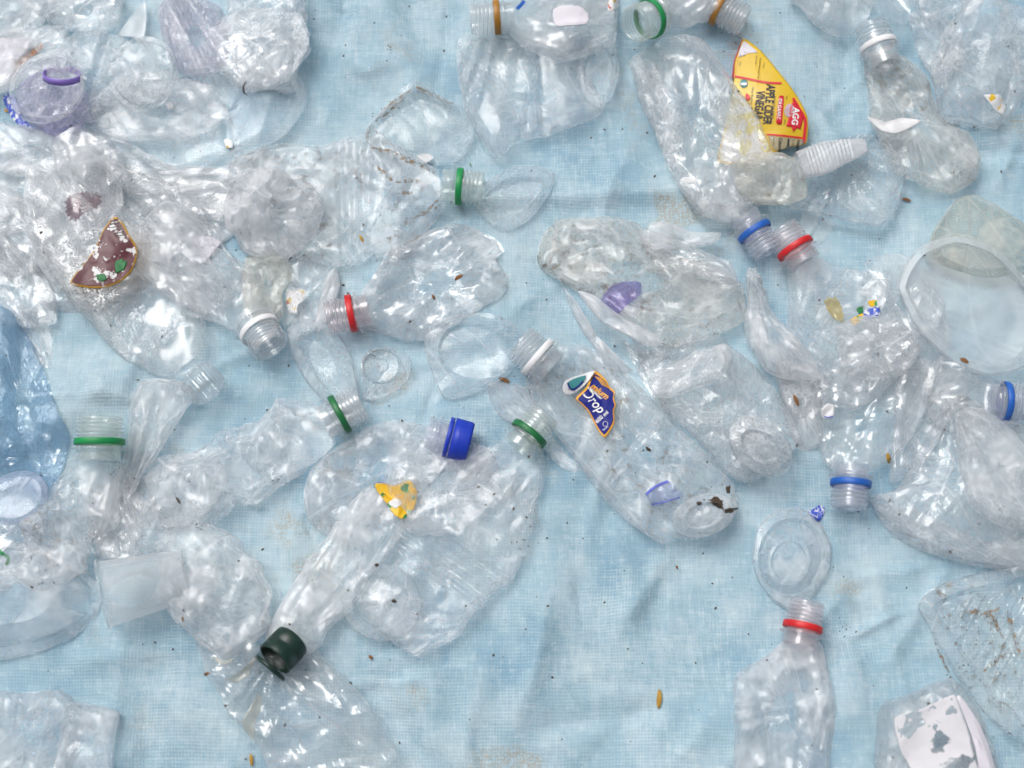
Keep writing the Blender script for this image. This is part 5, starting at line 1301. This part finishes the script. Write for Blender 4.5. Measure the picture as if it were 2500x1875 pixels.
# ------------------------------------------------------------------ thin films that fill the heap
for lb, pts, mt, sd, lf in (
    ('thin clear film bridging the tray rim and the crumpled strip', [(180, 330), (300, 340), (470, 430), (610, 400), (620, 450), (500, 480), (330, 470), (200, 420)], 'clear', 201, .010),
    ('thin clear film between the maroon label and the crumpled white-banded bottle', [(320, 560), (420, 540), (520, 640), (560, 720), (500, 770), (400, 720), (330, 650)], 'clear2', 202, .006),
    ('clear film between the scraps of print and the round milky container', [(2110, 640), (2200, 620), (2290, 690), (2320, 850), (2260, 930), (2160, 900), (2110, 780)], 'film', 203, .010),
    ('clear film tongue between the blue-banded bottle and the knot of the bag', [(2190, 880), (2290, 890), (2340, 960), (2300, 1060), (2240, 1150), (2170, 1180), (2180, 1050)], 'film', 204, .006),
    ('clear wet film between the droplet base and the blue-banded bottle', [(1890, 880), (1980, 900), (2010, 1000), (2000, 1090), (1950, 1100), (1920, 1030)], 'wet2', 205, .004),
    ('clear film wedge above the rolled sheet on the droplet base', [(1540, 800), (1640, 840), (1760, 820), (1780, 860), (1660, 900), (1580, 930)], 'clear', 206, .004),
    ('clear looped film between the squeezed bottle and the frosted cup', [(200, 1200), (300, 1180), (400, 1250), (420, 1320), (340, 1370), (240, 1350)], 'film', 208, .006),
    ('clear film fold between the open cup and the blue-labelled bottle', [(1190, 930), (1290, 950), (1330, 1040), (1420, 1150), (1380, 1150), (1290, 1060), (1210, 1010)], 'clear', 209, .002),
    ('clear film behind the wet grey bottle near the top edge', [(2220, 30), (2330, 50), (2350, 130), (2300, 210), (2250, 150)], 'clear', 210, .002),
    ('loose clear film under the milky pointed sheet', [(1560, 560), (1680, 600), (1780, 640), (1800, 700), (1700, 680), (1590, 640)], 'film', 212, .010),
    ('clear film along the left edge above the blue bag', [(-40, 560), (50, 600), (130, 700), (140, 790), (60, 800), (-40, 760)], 'film', 213, .006),
    ('clear film between the violet bottle end and the faded maroon film', [(-40, 300), (80, 310), (210, 330), (260, 400), (150, 430), (30, 430), (-40, 400)], 'clear2', 214, .012),
    ('clear sheet lying across the wide crushed bottle and the flattened bottle', [(960, 1080), (1080, 1060), (1200, 1100), (1220, 1200), (1120, 1300), (1000, 1300), (940, 1200)], 'clear', 215, .014),
    ('clear film skirt at the foot of the large tied bag', [(2130, 1230), (2240, 1250), (2400, 1320), (2540, 1340), (2540, 1390), (2380, 1385), (2260, 1350), (2170, 1300)], 'clear2', 216, .002),
    ('clear film round the base of the crumpled deep-green-banded bottle', [(330, 1180), (420, 1120), (520, 1100), (560, 1180), (480, 1290), (370, 1290)], 'clear', 218, .004),
):
    thing('plastic_film', lb, 'film', BAG, pillow(pts, 5), mt, sd, lift=lf, amp=4.5, lam=34, tents=16, edge_amp=1, m=130)

# ------------------------------------------------------------------ leaves, seeds and specks
ALL = [k for k in BVH if k not in ('seal', 'nut', 'pil')]


def leaf(x, y, ln, wd, ang, mat, label, name='dry_leaf'):
    a = math.radians(ang)
    pts = [(-.5, 0), (-.3, -.42), (.05, -.5), (.35, -.3), (.5, .02), (.3, .3), (0, .36), (-.3, .25)]
    q = [(x + ln * u * math.cos(a) - wd * v * math.sin(a), y + ln * u * math.sin(a) + wd * v * math.cos(a)) for u, v in pts]
    o = sticker(name, q, M[mat], None, ALL, .0012, m=24, rows=5, even=6, curl=(x, y, ln * .4, 1.0))
    tag(o, label, 'leaf', 'dry leaves and seeds')


leaf(882, 583, 22, 8, 60, 'leafy', 'small yellow curled leaf on the green-banded bottle')
leaf(1120, 678, 24, 11, -35, 'leaf', 'brown dry leaf on the twisted red-banded bottle')
leaf(1230, 928, 30, 12, 20, 'leaf', 'brown dry leaf on the open clear cup')
leaf(2213, 488, 24, 8, 12, 'leaf', 'thin brown leaf alone on the tarp near the broad dish')
leaf(1943, 978, 32, 11, 65, 'leaf', 'orange-brown pointed leaf on the wet film')
leaf(2168, 1119, 28, 12, 78, 'leafy', 'yellow oval leaf on the blue-banded muddy bottle')
leaf(2354, 881, 24, 12, 25, 'leaf', 'grey-brown seed husk below the round milky container')
leaf(1608, 1706, 50, 15, 92, 'leafy', 'long yellow-brown leaf alone on the empty tarp')
leaf(613, 1855, 32, 10, 85, 'leafy', 'orange-yellow leaf at the bottom edge beside the glossy bottle')
leaf(1148, 402, 10, 4, 70, 'leafg', 'tiny green leaf bit above the green-banded mouth')
leaf(22, 271, 26, 9, 5, 'leafy', 'olive leaf beside the violet-blue scrap at the left edge')
leaf(1058, 726, 16, 8, 60, 'leaf', 'small grey-brown husk on the twisted red-banded bottle')
leaf(435, 1222, 22, 7, 55, 'soil', 'dark husk in the crumpled deep-green-banded bottle')
leaf(505, 1646, 16, 10, -30, 'leaf', 'brown seed at the edge of the glossy flat bottle')
leaf(446, 1512, 14, 6, 85, 'leaf', 'tiny brown husk below the frosted cup')
leaf(905, 1605, 14, 9, 40, 'leaf', 'small reddish-brown husk on the tarp below the flattened bottle')
leaf(962, 1468, 13, 11, 10, 'soil', 'round grey seed in the clear bottle bottom', 'seed')
leaf(920, 1380, 11, 10, 10, 'soil', 'round grey seed above the clear bottle bottom', 'seed')
leaf(1652, 1385, 9, 6, 70, 'leaf', 'tiny rust-brown husk on the tarp near the egg-shaped cup', 'seed')
leaf(1583, 1096, 16, 6, 35, 'soil', 'small dark insect-like husk on the blue-labelled bottle', 'seed')

rng = random.Random(12)
sv, sf = [], []
spots = []
for _ in range(300):
    spots.append((rng.uniform(0, 2500), rng.uniform(0, 1875), rng.choice((1.2, 1.5, 1.8, 2.2, 2.8))))
for cx, cy, n, r in ((1800, 90, 60, 60), (955, 120, 22, 40), (1280, 1320, 30, 45), (1740, 1215, 20, 40), (680, 1170, 26, 22), (480, 1280, 20, 18), (2420, 1520, 90, 90), (2360, 1650, 40, 90), (2060, 1170, 30, 40), (2330, 420, 26, 40), (1730, 800, 40, 45), (1340, 640, 20, 40), (960, 280, 30, 60), (2060, 1530, 18, 30), (280, 1150, 18, 18), (110, 1420, 20, 30), (700, 520, 16, 80)):
    for _ in range(n // 2):
        a, q = rng.uniform(0, 6.28), abs(rng.gauss(0, 1)) * r * .6
        spots.append((cx + q * math.cos(a), cy + q * math.sin(a), rng.choice((.8, 1, 1.3, 1.7))))
sx = np.array([s[0] for s in spots]); sy = np.array([s[1] for s in spots])
pos = drape(sx, sy, ALL, .0003)
for (x, y, r), p in zip(spots, pos):
    b0 = len(sv); r = r / 3200; el = rng.uniform(1, 1.9); a = rng.uniform(0, 3.14)
    for k in range(5):
        t = a + k * 1.2566
        dx, dy = r * el * math.cos(t - a), r * math.sin(t - a)
        sv.append((p[0] + dx * math.cos(a) - dy * math.sin(a), p[1] + dx * math.sin(a) + dy * math.cos(a), p[2]))
    sv.append((p[0], p[1], p[2] + r * .9))
    sf += [(b0 + k, b0 + (k + 1) % 5, b0 + 5) for k in range(5)]
o = put('soil_specks', np.array(sv), sf, M['soil'], None, True)
tag(o, 'dark specks of soil scattered over the tarp and the plastic', 'soil', kind='stuff')

for o in bpy.data.objects:
    for k in ('_at', '_mesh'):
        if k in o: del o[k]
